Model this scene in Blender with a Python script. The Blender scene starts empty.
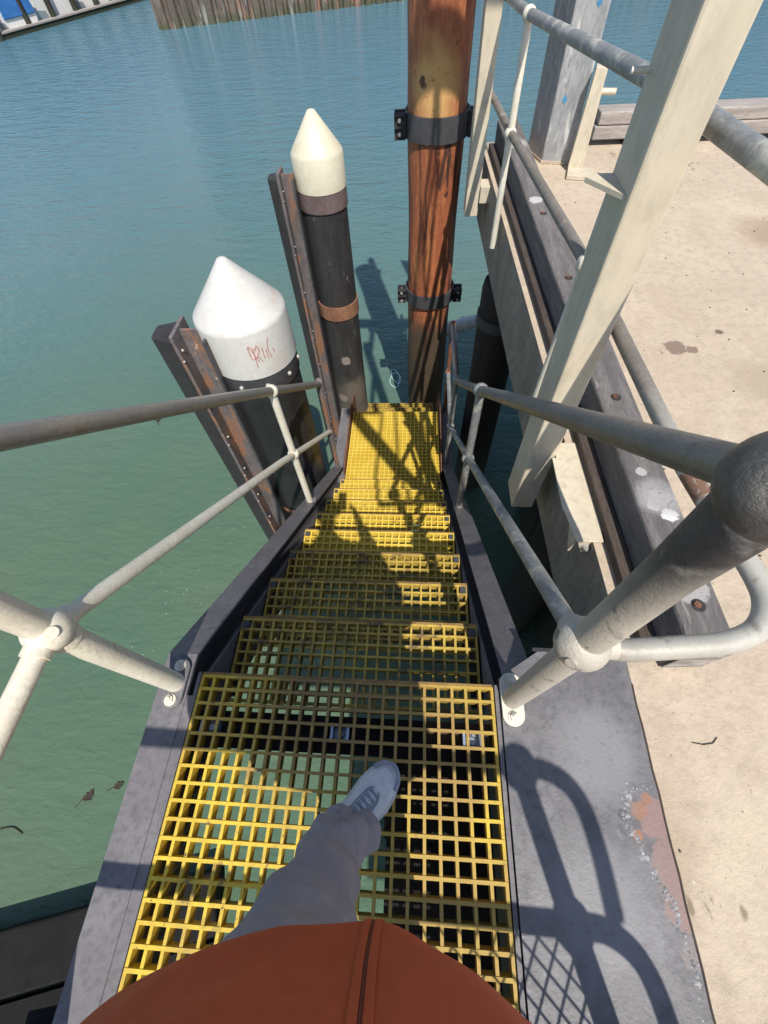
import bpy, bmesh, math, random
from mathutils import Vector, Matrix, noise
random.seed(7)
R = math.radians
PI = math.pi
scene = bpy.context.scene
COL = scene.collection

# ------------------------------------------------------------------ camera
CAM = Vector((0.219, 0.0, 1.5))
a, b, c = 1.0041, 0.08769, -0.12594
fw = Vector((math.sin(c)*math.cos(a), math.cos(c)*math.cos(a), -math.sin(a)))
r0 = Vector((math.cos(c), -math.sin(c), 0))
d0 = fw.cross(r0)
rt = r0*math.cos(b) + d0*math.sin(b)
dn = -r0*math.sin(b) + d0*math.cos(b)
cd = bpy.data.cameras.new('camera')
cam = bpy.data.objects.new('camera', cd)
COL.objects.link(cam)
M = Matrix((rt, -dn, -fw)).transposed().to_4x4()
M.translation = CAM
cam.matrix_world = M
cd.sensor_fit = 'HORIZONTAL'
cd.sensor_width = 36
cd.lens = 421.1/768*36
cd.clip_start = 0.02
cd.clip_end = 3000
scene.camera = cam

# ------------------------------------------------------------------ light
SUN_EL = R(54.6)
SUN_AZ = R(164.3)          # compass direction the sun stands in
w = bpy.data.worlds.new('World')
scene.world = w
w.use_nodes = True
nt = w.node_tree
bg = nt.nodes['Background']
sky = nt.nodes.new('ShaderNodeTexSky')
sky.sky_type = 'NISHITA'
sky.sun_disc = False
sky.sun_elevation = SUN_EL
sky.sun_rotation = SUN_AZ
sky.air_density = 1.0
sky.dust_density = 0.6
nt.links.new(sky.outputs[0], bg.inputs[0])
bg.inputs[1].default_value = 0.125
sl = bpy.data.lights.new('sun', 'SUN')
sl.energy = 4.7
sl.angle = R(0.53)
sl.color = (1.0, 0.945, 0.86)
so = bpy.data.objects.new('sun', sl)
COL.objects.link(so)
SD = Vector((math.sin(SUN_AZ)*math.cos(SUN_EL), math.cos(SUN_AZ)*math.cos(SUN_EL), math.sin(SUN_EL)))
so.rotation_euler = (-SD).to_track_quat('-Z', 'Y').to_euler()
so.location = SD*30
vs = scene.view_settings
vs.view_transform = 'Standard'
vs.look = 'None'
vs.gamma = 1
vs.exposure = 0.22
vs.use_curve_mapping = False

# ------------------------------------------------------------------ materials
def mat(name, c1, c2=None, scale=4.0, stretch=(1, 1, 1), rough=0.6, metal=0.0, bump=0.15, bscale=60.0,
        spots=(), at=(), zr=(), detail=8, bdist=0.01, spec=0.5, contrast=(0.35, 0.65), fine=0.7):
    """noise-mixed surface. spots: (colour, scale, threshold, softness, stretch, roughness); at: (centre, radius, colour, wobble);
    zr: (z_low, z_high, colour) colour reached below z_low"""
    m = bpy.data.materials.new(name)
    m.use_nodes = True
    n = m.node_tree.nodes
    l = m.node_tree.links
    bs = n['Principled BSDF']
    bs.inputs['Metallic'].default_value = metal
    bs.inputs['Roughness'].default_value = rough
    bs.inputs['Specular IOR Level'].default_value = spec
    g = n.new('ShaderNodeNewGeometry')

    def vec(st):
        if st == (1, 1, 1):
            return g.outputs['Position']
        mp = n.new('ShaderNodeMapping')
        mp.inputs['Scale'].default_value = st
        l.new(g.outputs['Position'], mp.inputs[0])
        return mp.outputs[0]

    def noi(sc, st=(1, 1, 1), det=8, ro=0.6, dist=0.0):
        t = n.new('ShaderNodeTexNoise')
        t.inputs['Scale'].default_value = sc
        t.inputs['Detail'].default_value = det
        t.inputs['Roughness'].default_value = ro
        t.inputs['Distortion'].default_value = dist
        l.new(vec(st), t.inputs['Vector'])
        return t.outputs['Fac']

    def ramp(f, lo, hi):
        r_ = n.new('ShaderNodeMapRange')
        r_.interpolation_type = 'SMOOTHSTEP'
        l.new(f, r_.inputs[0])
        r_.inputs[1].default_value = lo
        r_.inputs[2].default_value = hi
        return r_.outputs[0]

    def mix(f, A, B):
        x = n.new('ShaderNodeMix')
        x.data_type = 'RGBA'
        l.new(f, x.inputs[0])
        if isinstance(A, tuple):
            x.inputs[6].default_value = (*A, 1)
        else:
            l.new(A, x.inputs[6])
        if isinstance(B, tuple):
            x.inputs[7].default_value = (*B, 1)
        else:
            l.new(B, x.inputs[7])
        return x.outputs[2]
    c2 = c2 or tuple(v*0.75 for v in c1)
    col = mix(ramp(noi(scale, stretch, detail), *contrast), c1, c2)
    col = mix(ramp(noi(scale*9, stretch, 6, 0.7), 0.4, 0.75), col, tuple(v*fine for v in c2))
    rsock = None
    for (zl, zh, cc) in zr:
        sp = n.new('ShaderNodeSeparateXYZ')
        l.new(g.outputs['Position'], sp.inputs[0])
        wb = n.new('ShaderNodeMath')
        wb.operation = 'MULTIPLY_ADD'
        l.new(noi(7, (1, 1, 0.4), 4), wb.inputs[0])
        wb.inputs[1].default_value = (zh-zl)*0.9
        l.new(sp.outputs[2], wb.inputs[2])
        col = mix(ramp(wb.outputs[0], zh+(zh-zl)*0.45, zl+(zh-zl)*0.45), col, cc)
    hmask = None
    for s_ in spots:
        cc, sc, th, sf, st, ro = s_
        f = ramp(noi(sc, st, 9, 0.65, 0.4), th, th+sf)
        col = mix(f, col, cc)
        hmask = f
    for (ce, ra, cc, wob) in at:
        dd = n.new('ShaderNodeVectorMath')
        dd.operation = 'DISTANCE'
        l.new(g.outputs['Position'], dd.inputs[0])
        dd.inputs[1].default_value = ce
        ad = n.new('ShaderNodeMath')
        ad.operation = 'MULTIPLY_ADD'
        l.new(noi(wob, (1, 1, 1), 6, 0.65), ad.inputs[0])
        ad.inputs[1].default_value = ra*1.6
        l.new(dd.outputs['Value'], ad.inputs[2])
        fm = n.new('ShaderNodeMath'); fm.operation = 'MULTIPLY'
        l.new(ramp(ad.outputs[0], ra*(1.92 if ra < 0.06 else 2.35), ra*(1.70 if ra < 0.06 else 1.25)), fm.inputs[0])
        l.new(ramp(noi(wob*4, (1, 1, 1), 6, 0.75), 0.27, 0.48), fm.inputs[1])
        col = mix(fm.outputs[0], col, cc)
    l.new(col, bs.inputs['Base Color'])
    rr = n.new('ShaderNodeMapRange')
    l.new(noi(scale*3, stretch, 5), rr.inputs[0])
    rr.inputs[3].default_value = max(0.02, rough-0.15)
    rr.inputs[4].default_value = min(1, rough+0.15)
    l.new(rr.outputs[0], bs.inputs['Roughness'])
    if bump:
        bp = n.new('ShaderNodeBump')
        bp.inputs['Strength'].default_value = bump
        bp.inputs['Distance'].default_value = bdist
        l.new(noi(bscale, stretch, 8, 0.7), bp.inputs['Height'])
        l.new(bp.outputs[0], bs.inputs['Normal'])
    return m

RUST = (0.22, 0.085, 0.035)
M_yel = mat('yellow_grating', (0.72, 0.52, 0.04), (0.58, 0.40, 0.04), 5, fine=0.86, rough=0.55, bump=0.3, bscale=260,
            spots=[((0.42, 0.27, 0.06), 4, 0.46, 0.2, (1, 1, 1), 0.8), ((0.20, 0.125, 0.04), 9, 0.58, 0.12, (1, 1, 1), 0.8), ((0.12, 0.085, 0.04), 40, 0.60, 0.1, (1, 1, 1), 0.8)],
            at=[((0.0, 0.22, 0), 0.30, (0.24, 0.15, 0.05), 3), ((0.3, 0.1, 0), 0.22, (0.33, 0.21, 0.055), 3), ((0.35, -0.35, 0), 0.25, (0.40, 0.26, 0.06), 3)])
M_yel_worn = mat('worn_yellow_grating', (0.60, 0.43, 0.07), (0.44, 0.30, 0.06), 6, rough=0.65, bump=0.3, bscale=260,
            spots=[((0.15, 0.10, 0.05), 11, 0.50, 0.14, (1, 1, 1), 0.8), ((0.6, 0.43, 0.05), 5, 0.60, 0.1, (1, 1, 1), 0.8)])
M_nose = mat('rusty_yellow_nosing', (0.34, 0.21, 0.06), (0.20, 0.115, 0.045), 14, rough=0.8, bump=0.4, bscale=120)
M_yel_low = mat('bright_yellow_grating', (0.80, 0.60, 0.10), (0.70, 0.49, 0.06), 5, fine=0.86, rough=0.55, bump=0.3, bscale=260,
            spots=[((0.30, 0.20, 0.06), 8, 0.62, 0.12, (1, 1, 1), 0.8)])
M_grey = mat('grey_steel_paint', (0.18, 0.17, 0.178), (0.145, 0.136, 0.142), 5, rough=0.55, bump=0.12, bscale=90,
            spots=[((0.45, 0.43, 0.42), 26, 0.74, 0.03, (1, 1, 1), 0.6), (RUST, 7, 0.73, 0.04, (1, 1, 1), 0.9)])
M_plate = mat('grey_deck_plate_paint', (0.175, 0.168, 0.176), (0.13, 0.125, 0.13), 4, rough=0.5, bump=0.2, bscale=110,
            spots=[((0.26, 0.255, 0.27), 13, 0.60, 0.14, (1, 0.6, 1), 0.6), ((0.5, 0.48, 0.47), 60, 0.70, 0.04, (1, 1, 1), 0.6), ((0.05, 0.048, 0.05), 17, 0.66, 0.07, (1, 1, 1), 0.6)],
            at=[((0.935, -0.17, 0), 0.059, (0.25, 0.165, 0.145), 12), ((0.935, -0.25, 0), 0.045, (0.25, 0.165, 0.145), 14), ((0.92, -0.06, 0), 0.045, (0.25, 0.165, 0.145), 18), ((0.93, -0.33, 0), 0.03, (0.2, 0.17, 0.165), 20), ((0.878, -0.04, 0), 0.022, (0.29, 0.14, 0.085), 50), ((0.860, -0.10, 0), 0.014, (0.29, 0.14, 0.085), 70), ((0.905, -0.012, 0), 0.014, (0.29, 0.14, 0.085), 70),
                ((0.868, 0.015, 0), 0.014, (0.055, 0.055, 0.057), 60), ((0.83, -0.055, 0), 0.014, (0.055, 0.055, 0.057), 60), ((0.845, 0.05, 0), 0.008, (0.055, 0.055, 0.057), 90), ((0.79, 0.10, 0), 0.12, (0.215, 0.21, 0.215), 9), ((0.72, -0.25, 0), 0.14, (0.21, 0.205, 0.21), 8)])
M_slag = mat('weld_spatter', (0.62, 0.6, 0.6), (0.25, 0.24, 0.25), 60, rough=0.35, metal=0.3, bump=0.8, bscale=150)
M_rust = mat('rusted_steel', (0.24, 0.095, 0.045), (0.11, 0.055, 0.035), 9, rough=0.85, bump=0.6, bscale=90,
            spots=[((0.42, 0.22, 0.12), 14, 0.6, 0.1, (1, 1, 1), 0.9)])
M_rustgrey = mat('rust_streaked_grey_steel', (0.17, 0.15, 0.15), (0.11, 0.10, 0.10), 6, stretch=(1, 1, 0.35), rough=0.6, bump=0.3, bscale=70,
            spots=[((0.24, 0.125, 0.075), 8, 0.50, 0.10, (1, 1, 0.3), 0.9), ((0.48, 0.33, 0.24), 18, 0.66, 0.05, (1, 1, 0.5), 0.9)])
M_pipe = mat('cream_painted_pipe', (0.74, 0.69, 0.57), (0.64, 0.59, 0.48), 9, fine=0.86, rough=0.5, bump=0.22, bscale=120,
            spots=[((0.34, 0.29, 0.24), 10, 0.64, 0.10, (1, 1, 1), 0.6), ((0.34, 0.18, 0.09), 16, 0.73, 0.05, (1, 1, 1), 0.9)])
M_aged = mat('aged_brown_grey_pipe', (0.27, 0.24, 0.20), (0.20, 0.175, 0.15), 10, rough=0.5, metal=0.2, bump=0.2, bscale=120, fine=0.85,
            spots=[((0.40, 0.36, 0.30), 9, 0.58, 0.1, (1, 1, 1), 0.5)], at=[((0.95, 0.50, 0.6), 0.40, (0.50, 0.48, 0.42), 4), ((0.93, 0.66, 0.6), 0.05, (0.22, 0.12, 0.075), 24)])
M_handdark = mat('dark_polished_rail', (0.20, 0.20, 0.205), (0.28, 0.26, 0.235), 8, stretch=(3, 0.7, 1), rough=0.42, metal=0.45, bump=0.25, bscale=90,
            spots=[((0.20, 0.17, 0.14), 9, 0.60, 0.12, (3, 0.8, 1), 0.4)])
M_galv = mat('galvanised_pipe', (0.36, 0.37, 0.37), (0.26, 0.27, 0.27), 12, rough=0.45, metal=0.35, bump=0.25, bscale=160,
            spots=[((0.56, 0.54, 0.47), 9, 0.52, 0.12, (1, 1, 1), 0.5), ((0.30, 0.16, 0.09), 22, 0.70, 0.05, (1, 1, 1), 0.9)])
M_hand = mat('hand_worn_rail', (0.27, 0.255, 0.24), (0.34, 0.30, 0.25), 10, stretch=(3, 0.7, 1), rough=0.38, metal=0.4, bump=0.12, bscale=80,
            spots=[((0.20, 0.15, 0.10), 7, 0.60, 0.12, (3, 0.8, 1), 0.4)])
M_cast = mat('worn_cast_newel', (0.12, 0.115, 0.11), (0.09, 0.085, 0.08), 9, rough=0.5, metal=0.15, bump=0.5, bscale=130, fine=0.85, zr=[(0.76, 1.02, (0.50, 0.46, 0.39))],
            spots=[((0.52, 0.49, 0.43), 11, 0.56, 0.14, (1, 1, 1), 0.5), ((0.20, 0.185, 0.17), 17, 0.58, 0.10, (1, 1, 1), 0.5), ((0.26, 0.13, 0.07), 9, 0.70, 0.05, (1, 1, 1), 0.8)], bdist=0.006)
M_darkball = mat('polished_dark_ball', (0.13, 0.125, 0.12), (0.19, 0.18, 0.165), 14, rough=0.4, metal=0.5, bump=0.7, bscale=110, bdist=0.006,
            spots=[((0.28, 0.27, 0.26), 50, 0.68, 0.05, (1, 1, 1), 0.5)])
M_post = mat('cream_painted_steel', (0.62, 0.55, 0.42), (0.55, 0.48, 0.36), 3, stretch=(1, 1, 0.4), fine=0.86, rough=0.5, bump=0.12, bscale=80,
            spots=[((0.42, 0.33, 0.22), 7, 0.66, 0.12, (1, 1, 0.4), 0.6), ((0.33, 0.17, 0.08), 30, 0.745, 0.03, (1, 1, 1), 0.9)])
M_conc = mat('sandy_concrete', (0.53, 0.435, 0.33), (0.475, 0.385, 0.29), 2.2, fine=0.82, rough=0.9, bump=0.8, bscale=45, bdist=0.006,
            spots=[((0.55, 0.46, 0.34), 1.3, 0.52, 0.2, (1, 1, 1), 0.9), ((0.25, 0.185, 0.125), 3.2, 0.66, 0.12, (1, 1, 1), 0.9), ((0.42, 0.335, 0.24), 1.7, 0.53, 0.18, (1, 0.6, 1), 0.9), ((0.30, 0.23, 0.165), 6, 0.62, 0.14, (1, 1, 1), 0.9), ((0.20, 0.15, 0.105), 75, 0.635, 0.05, (1, 1, 1), 0.9), ((0.26, 0.20, 0.14), 3.0, 0.655, 0.03, (1, 0.5, 1), 0.9), ((0.62, 0.54, 0.42), 22, 0.66, 0.06, (1, 1, 1), 0.9)],
            at=[((1.60, 2.02, 0), 0.055, (0.22, 0.16, 0.12), 26), ((1.68, 2.0, 0), 0.03, (0.22, 0.16, 0.12), 40), ((1.87, 2.15, 0), 0.02, (0.16, 0.11, 0.08), 60), ((1.95, 1.75, 0), 0.16, (0.40, 0.32, 0.23), 14),
                ((2.6, 3.2, 0), 0.20, (0.36, 0.27, 0.19), 12)])
M_fascia = mat('stained_concrete_edge', (0.36, 0.31, 0.24), (0.26, 0.22, 0.17), 3, stretch=(1, 1, 0.5), rough=0.9, bump=0.5, bscale=50)
M_timber = mat('weathered_timber', (0.205, 0.188, 0.18), (0.125, 0.112, 0.108), 9, stretch=(3, 0.35, 3), rough=0.8, bump=0.8, bscale=45, bdist=0.008,
            spots=[((0.30, 0.27, 0.26), 10, 0.60, 0.12, (3, 0.3, 3), 0.8)],
            at=[((1.11, 1.10, 0.2), 0.018, (0.60, 0.58, 0.57), 40), ((1.075, 1.02, 0.2), 0.02, (0.42, 0.40, 0.39), 40), ((1.075, 0.87, 0.2), 0.022, (0.62, 0.60, 0.59), 44), ((1.12, 0.83, 0.2), 0.028, (0.68, 0.66, 0.65), 40), ((1.10, 0.90, 0.2), 0.07, (0.36, 0.345, 0.345), 12),
                ((1.10, 0.55, 0.2), 0.05, (0.38, 0.36, 0.35), 22), ((1.0, 3.3, 0.2), 0.05, (0.5, 0.48, 0.46), 22), ((0.97, 4.3, 0.2), 0.09, (0.5, 0.48, 0.47), 16)])
M_jointshade = mat('dark_brown_joint_and_shade', (0.10, 0.075, 0.06), (0.06, 0.045, 0.038), 9, stretch=(3, 0.35, 3), rough=0.85, bump=0.8, bscale=45)
M_timber_end = mat('painted_timber_end', (0.55, 0.53, 0.49), (0.2, 0.17, 0.15), 10, stretch=(1.2, 1, 7), rough=0.8, bump=0.6, bscale=30,
            spots=[((0.36, 0.16, 0.09), 9, 0.6, 0.06, (1, 1, 4), 0.9)])
M_timber_lt = mat('pale_grey_timber', (0.44, 0.39, 0.35), (0.30, 0.26, 0.24), 6, stretch=(0.3, 3, 4), rough=0.85, bump=0.7, bscale=40)
M_dark = mat('dark_wet_timber', (0.035, 0.025, 0.02), (0.02, 0.016, 0.014), 5, stretch=(2, 2, 0.4), rough=0.8, bump=0.7, bscale=30,
            zr=[(-2.9, -2.4, (0.03, 0.035, 0.02))])
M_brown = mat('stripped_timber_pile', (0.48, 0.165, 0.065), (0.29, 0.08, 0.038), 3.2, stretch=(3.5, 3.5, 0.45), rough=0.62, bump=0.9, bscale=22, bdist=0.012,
            spots=[((0.62, 0.30, 0.10), 3, 0.58, 0.14, (4, 4, 0.4), 0.7), ((0.055, 0.025, 0.018), 3.5, 0.53, 0.10, (2.6, 2.6, 0.35), 0.8), ((0.07, 0.03, 0.02), 9, 0.62, 0.06, (1, 1, 0.7), 0.8)],
            zr=[(-1.7, -1.3, (0.075, 0.055, 0.035))],
            at=[((0.33, 4.45, 0.50), 0.22, (0.62, 0.36, 0.13), 5), ((0.37, 4.45, 0.36), 0.045, (0.12, 0.05, 0.03), 18), ((0.22, 4.5, 0.52), 0.05, (0.10, 0.045, 0.03), 14)])  # yellow oval: bare wood tone, also painted to act as the sunlit patch
M_blackpile = mat('black_sleeve_plastic', (0.016, 0.016, 0.018), (0.028, 0.028, 0.03), 4, rough=0.38, bump=0.15, bscale=40,
            spots=[((0.10, 0.10, 0.105), 9, 0.68, 0.03, (3, 3, 0.5), 0.6)])
M_tar = mat('tarred_timber_pile', (0.022, 0.021, 0.022), (0.04, 0.038, 0.038), 6, stretch=(2, 2, 0.5), rough=0.6, bump=0.8, bscale=35,
            spots=[((0.12, 0.11, 0.105), 11, 0.61, 0.06, (2, 2, 0.5), 0.7)], at=[((-0.55, 3.9, -1.55), 0.055, (0.24, 0.21, 0.18), 13), ((-0.5, 3.95, -2.0), 0.16, (0.13, 0.11, 0.09), 8), ((-0.66, 3.92, -2.1), 0.055, (0.24, 0.19, 0.15), 13)],
            zr=[(-2.4, -1.6, (0.11, 0.095, 0.08))])
M_bare = mat('bare_tidal_timber', (0.20, 0.165, 0.12), (0.05, 0.04, 0.035), 7, stretch=(1.6, 1.6, 0.6), rough=0.85, bump=1.0, bscale=30, bdist=0.015)
M_cap = mat('white_pile_cap', (0.60, 0.585, 0.55), (0.55, 0.53, 0.49), 4, fine=0.93, rough=0.42, bump=0.06, bscale=60,
            spots=[((0.52, 0.46, 0.38), 5, 0.55, 0.16, (1, 1, 0.7), 0.6), ((0.13, 0.11, 0.10), 30, 0.70, 0.02, (1, 1, 1), 0.7)])
M_cap2 = mat('cream_pile_cap', (0.66, 0.61, 0.47), (0.60, 0.55, 0.41), 4, fine=0.93, rough=0.45, bump=0.06, bscale=60,
            spots=[((0.55, 0.47, 0.33), 5, 0.56, 0.14, (1, 1, 0.7), 0.6), ((0.25, 0.16, 0.1), 30, 0.72, 0.02, (1, 1, 1), 0.7)])
M_band = mat('grey_steel_band', (0.075, 0.073, 0.078), (0.055, 0.054, 0.058), 6, rough=0.5, bump=0.15, bscale=70)
M_bandrust = mat('rusty_steel_band', (0.30, 0.15, 0.09), (0.20, 0.09, 0.05), 9, rough=0.85, bump=0.5, bscale=70)
M_bandmauve = mat('purple_brown_band', (0.17, 0.12, 0.115), (0.12, 0.08, 0.075), 9, rough=0.7, bump=0.3, bscale=70)
M_rubber = mat('black_rubber', (0.022, 0.021, 0.022), (0.035, 0.033, 0.034), 6, rough=0.7, bump=0.3, bscale=50)
M_bolt = mat('zinc_bolt', (0.55, 0.53, 0.49), (0.42, 0.40, 0.36), 30, rough=0.4, metal=0.4, bump=0.2)
M_red = mat('red_paint_marker', (0.62, 0.27, 0.27), None, 20, rough=0.6, bump=0)
M_blue = mat('blue_paint_mark', (0.08, 0.30, 0.55), None, 20, rough=0.6, bump=0)
M_concpost = mat('grey_zinc_post', (0.40, 0.41, 0.41), (0.30, 0.31, 0.32), 3, stretch=(1.5, 1.5, 0.5), rough=0.6, bump=0.25, bscale=60,
            spots=[((0.56, 0.56, 0.54), 8, 0.56, 0.08, (2, 2, 0.5), 0.6), ((0.20, 0.17, 0.15), 12, 0.66, 0.05, (2, 2, 0.5), 0.7)])
M_clip = mat('zinc_clip', (0.42, 0.50, 0.60), (0.30, 0.36, 0.45), 20, rough=0.35, metal=0.5, bump=0.1)
M_sheet = mat('rusty_sheet_pile', (0.17, 0.13, 0.105), (0.10, 0.08, 0.065), 1.2, stretch=(1, 1, 0.25), rough=0.85, bump=0.6, bscale=8, bdist=0.05,
            spots=[((0.27, 0.15, 0.105), 0.9, 0.55, 0.1, (1, 1, 0.5), 0.9), ((0.30, 0.30, 0.27), 3, 0.56, 0.08, (1, 1, 0.2), 0.9)],
            zr=[(-3.2, -2.8, (0.09, 0.085, 0.05))])
M_land = mat('quay_paving', (0.30, 0.27, 0.23), None, 0.4, rough=0.9)
M_shed = mat('sandstone_wall', (0.50, 0.43, 0.27), (0.40, 0.35, 0.22), 0.5, rough=0.8)
M_white = mat('white_gelcoat', (0.78, 0.77, 0.75), (0.70, 0.69, 0.66), 1.5, fine=0.86, rough=0.3, bump=0.02)
M_boatblue = mat('blue_boat_cover', (0.05, 0.20, 0.52), None, 4, rough=0.6)
M_boatdark = mat('dark_boat_glass', (0.03, 0.035, 0.05), None, 4, rough=0.15, bump=0)
M_shoe = mat('pale_grey_knit_shoe', (0.78, 0.78, 0.79), (0.66, 0.67, 0.69), 40, rough=0.8, bump=0.6, bscale=420, bdist=0.002)
M_sole = mat('white_rubber_sole', (0.72, 0.71, 0.69), None, 30, rough=0.6, bump=0.1)
M_lace = mat('grey_shoe_lace', (0.38, 0.41, 0.47), None, 30, rough=0.8, bump=0.3)
M_trou = mat('grey_cotton_trousers', (0.35, 0.312, 0.33), (0.285, 0.255, 0.272), 7, rough=0.95, bump=0.25, bscale=500, bdist=0.001, spec=0.15,
            spots=[((0.38, 0.345, 0.36), 5, 0.5, 0.3, (1, 1, 0.5), 0.9)], fine=0.92)
M_jack = mat('rust_red_jacket', (0.52, 0.098, 0.036), (0.47, 0.088, 0.033), 6, rough=0.75, bump=0.08, bscale=700, bdist=0.0005, spec=0.25, fine=0.93)
M_zip = mat('dark_red_zip', (0.20, 0.04, 0.025), None, 50, rough=0.6, bump=0.3, bscale=600)
M_skin = mat('skin', (0.55, 0.33, 0.24), None, 20, rough=0.55, bump=0.1)
M_hair = mat('dark_hair', (0.04, 0.03, 0.025), None, 60, rough=0.6, bump=0.5)
M_phone = mat('black_phone', (0.02, 0.02, 0.022), None, 20, rough=0.3, bump=0)
M_rope = mat('pale_rope', (0.55, 0.72, 0.70), (0.4, 0.55, 0.55), 60, rough=0.7, bump=0.5, bscale=200)
M_drope = mat('dark_rope', (0.06, 0.05, 0.04), None, 60, rough=0.8, bump=0.5, bscale=200)
M_leaf = mat('dead_leaf', (0.045, 0.032, 0.02), (0.03, 0.02, 0.014), 30, rough=0.8, bump=0.3)
M_black = mat('tarred_black_timber', (0.009, 0.009, 0.009), (0.014, 0.013, 0.012), 5, rough=0.8, bump=0.5, spec=0.2)
M_pvc = mat('white_plastic_pipe', (0.70, 0.71, 0.70), None, 5, rough=0.4, bump=0.05)
M_foam = mat('foam_fleck', (0.55, 0.62, 0.55), None, 5, rough=0.8, bump=0)

# water
W_ = -3.3
m = bpy.data.materials.new('harbour_water')
m.use_nodes = True
n = m.node_tree.nodes
l = m.node_tree.links
bs = n['Principled BSDF']
g = n.new('ShaderNodeNewGeometry')
def wn(sc, st, rot, det, dist=0.0):
    mp = n.new('ShaderNodeMapping')
    mp.inputs['Scale'].default_value = st
    mp.inputs['Rotation'].default_value = (0, 0, rot)
    l.new(g.outputs['Position'], mp.inputs[0])
    t = n.new('ShaderNodeTexNoise')
    t.inputs['Scale'].default_value = sc
    t.inputs['Detail'].default_value = det
    t.inputs['Roughness'].default_value = 0.55
    t.inputs['Distortion'].default_value = dist
    l.new(mp.outputs[0], t.inputs['Vector'])
    return t.outputs['Fac']
big = wn(0.35, (1, 1, 1), 0.4, 3)
mx = n.new('ShaderNodeMix'); mx.data_type = 'RGBA'
mr = n.new('ShaderNodeMapRange'); mr.interpolation_type = 'SMOOTHSTEP'
l.new(big, mr.inputs[0]); mr.inputs[1].default_value = 0.35; mr.inputs[2].default_value = 0.65
l.new(mr.outputs[0], mx.inputs[0])
mx.inputs[6].default_value = (0.080, 0.138, 0.092, 1)
mx.inputs[7].default_value = (0.094, 0.143, 0.092, 1)
# far water bluer: the sky's reflection painted into the base colour
sx = n.new('ShaderNodeVectorMath'); sx.operation = 'DISTANCE'; l.new(g.outputs['Position'], sx.inputs[0]); sx.inputs[1].default_value = (-1.5, -3.0, W_)
lg = n.new('ShaderNodeMath'); lg.operation = 'LOGARITHM'; l.new(sx.outputs['Value'], lg.inputs[0]); lg.inputs[1].default_value = 10
mr2 = n.new('ShaderNodeMapRange'); mr2.interpolation_type = 'SMOOTHSTEP'
l.new(lg.outputs[0], mr2.inputs[0]); mr2.inputs[1].default_value = 0.75; mr2.inputs[2].default_value = 1.60
mx2 = n.new('ShaderNodeMix'); mx2.data_type = 'RGBA'; l.new(mr2.outputs[0], mx2.inputs[0])
l.new(mx.outputs[2], mx2.inputs[6]); mx2.inputs[7].default_value = (0.080, 0.190, 0.255, 1)
l.new(mx2.outputs[2], bs.inputs['Base Color'])
bs.inputs['Roughness'].default_value = 0.04
bs.inputs['IOR'].default_value = 1.33
b1 = n.new('ShaderNodeBump'); b1.inputs['Distance'].default_value = 0.10
b2 = n.new('ShaderNodeBump'); b2.inputs['Distance'].default_value = 0.05
b3 = n.new('ShaderNodeBump'); b3.inputs['Distance'].default_value = 0.010
# calm in the lee of the wharf, rippled further out
for bb, lo, hi in ((b1, 0.30, 0.95), (b2, 0.45, 1.0), (b3, 0.45, 1.0)):
    q_ = n.new('ShaderNodeMapRange'); l.new(mr2.outputs[0], q_.inputs[0]); q_.inputs[2].default_value = 0.55
    q_.inputs[3].default_value = lo; q_.inputs[4].default_value = hi; l.new(q_.outputs[0], bb.inputs['Strength'])
l.new(wn(1.1, (1.0, 2.2, 1), 0.30, 4, 0.3), b1.inputs['Height'])
l.new(wn(3.6, (1.0, 2.0, 1), 0.15, 4, 0.5), b2.inputs['Height'])
l.new(wn(11, (1.0, 1.7, 1), 0.5, 3, 0.5), b3.inputs['Height'])
l.new(b1.outputs[0], b2.inputs['Normal'])
l.new(b2.outputs[0], b3.inputs['Normal'])
l.new(b3.outputs[0], bs.inputs['Normal'])
M_water = m

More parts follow.
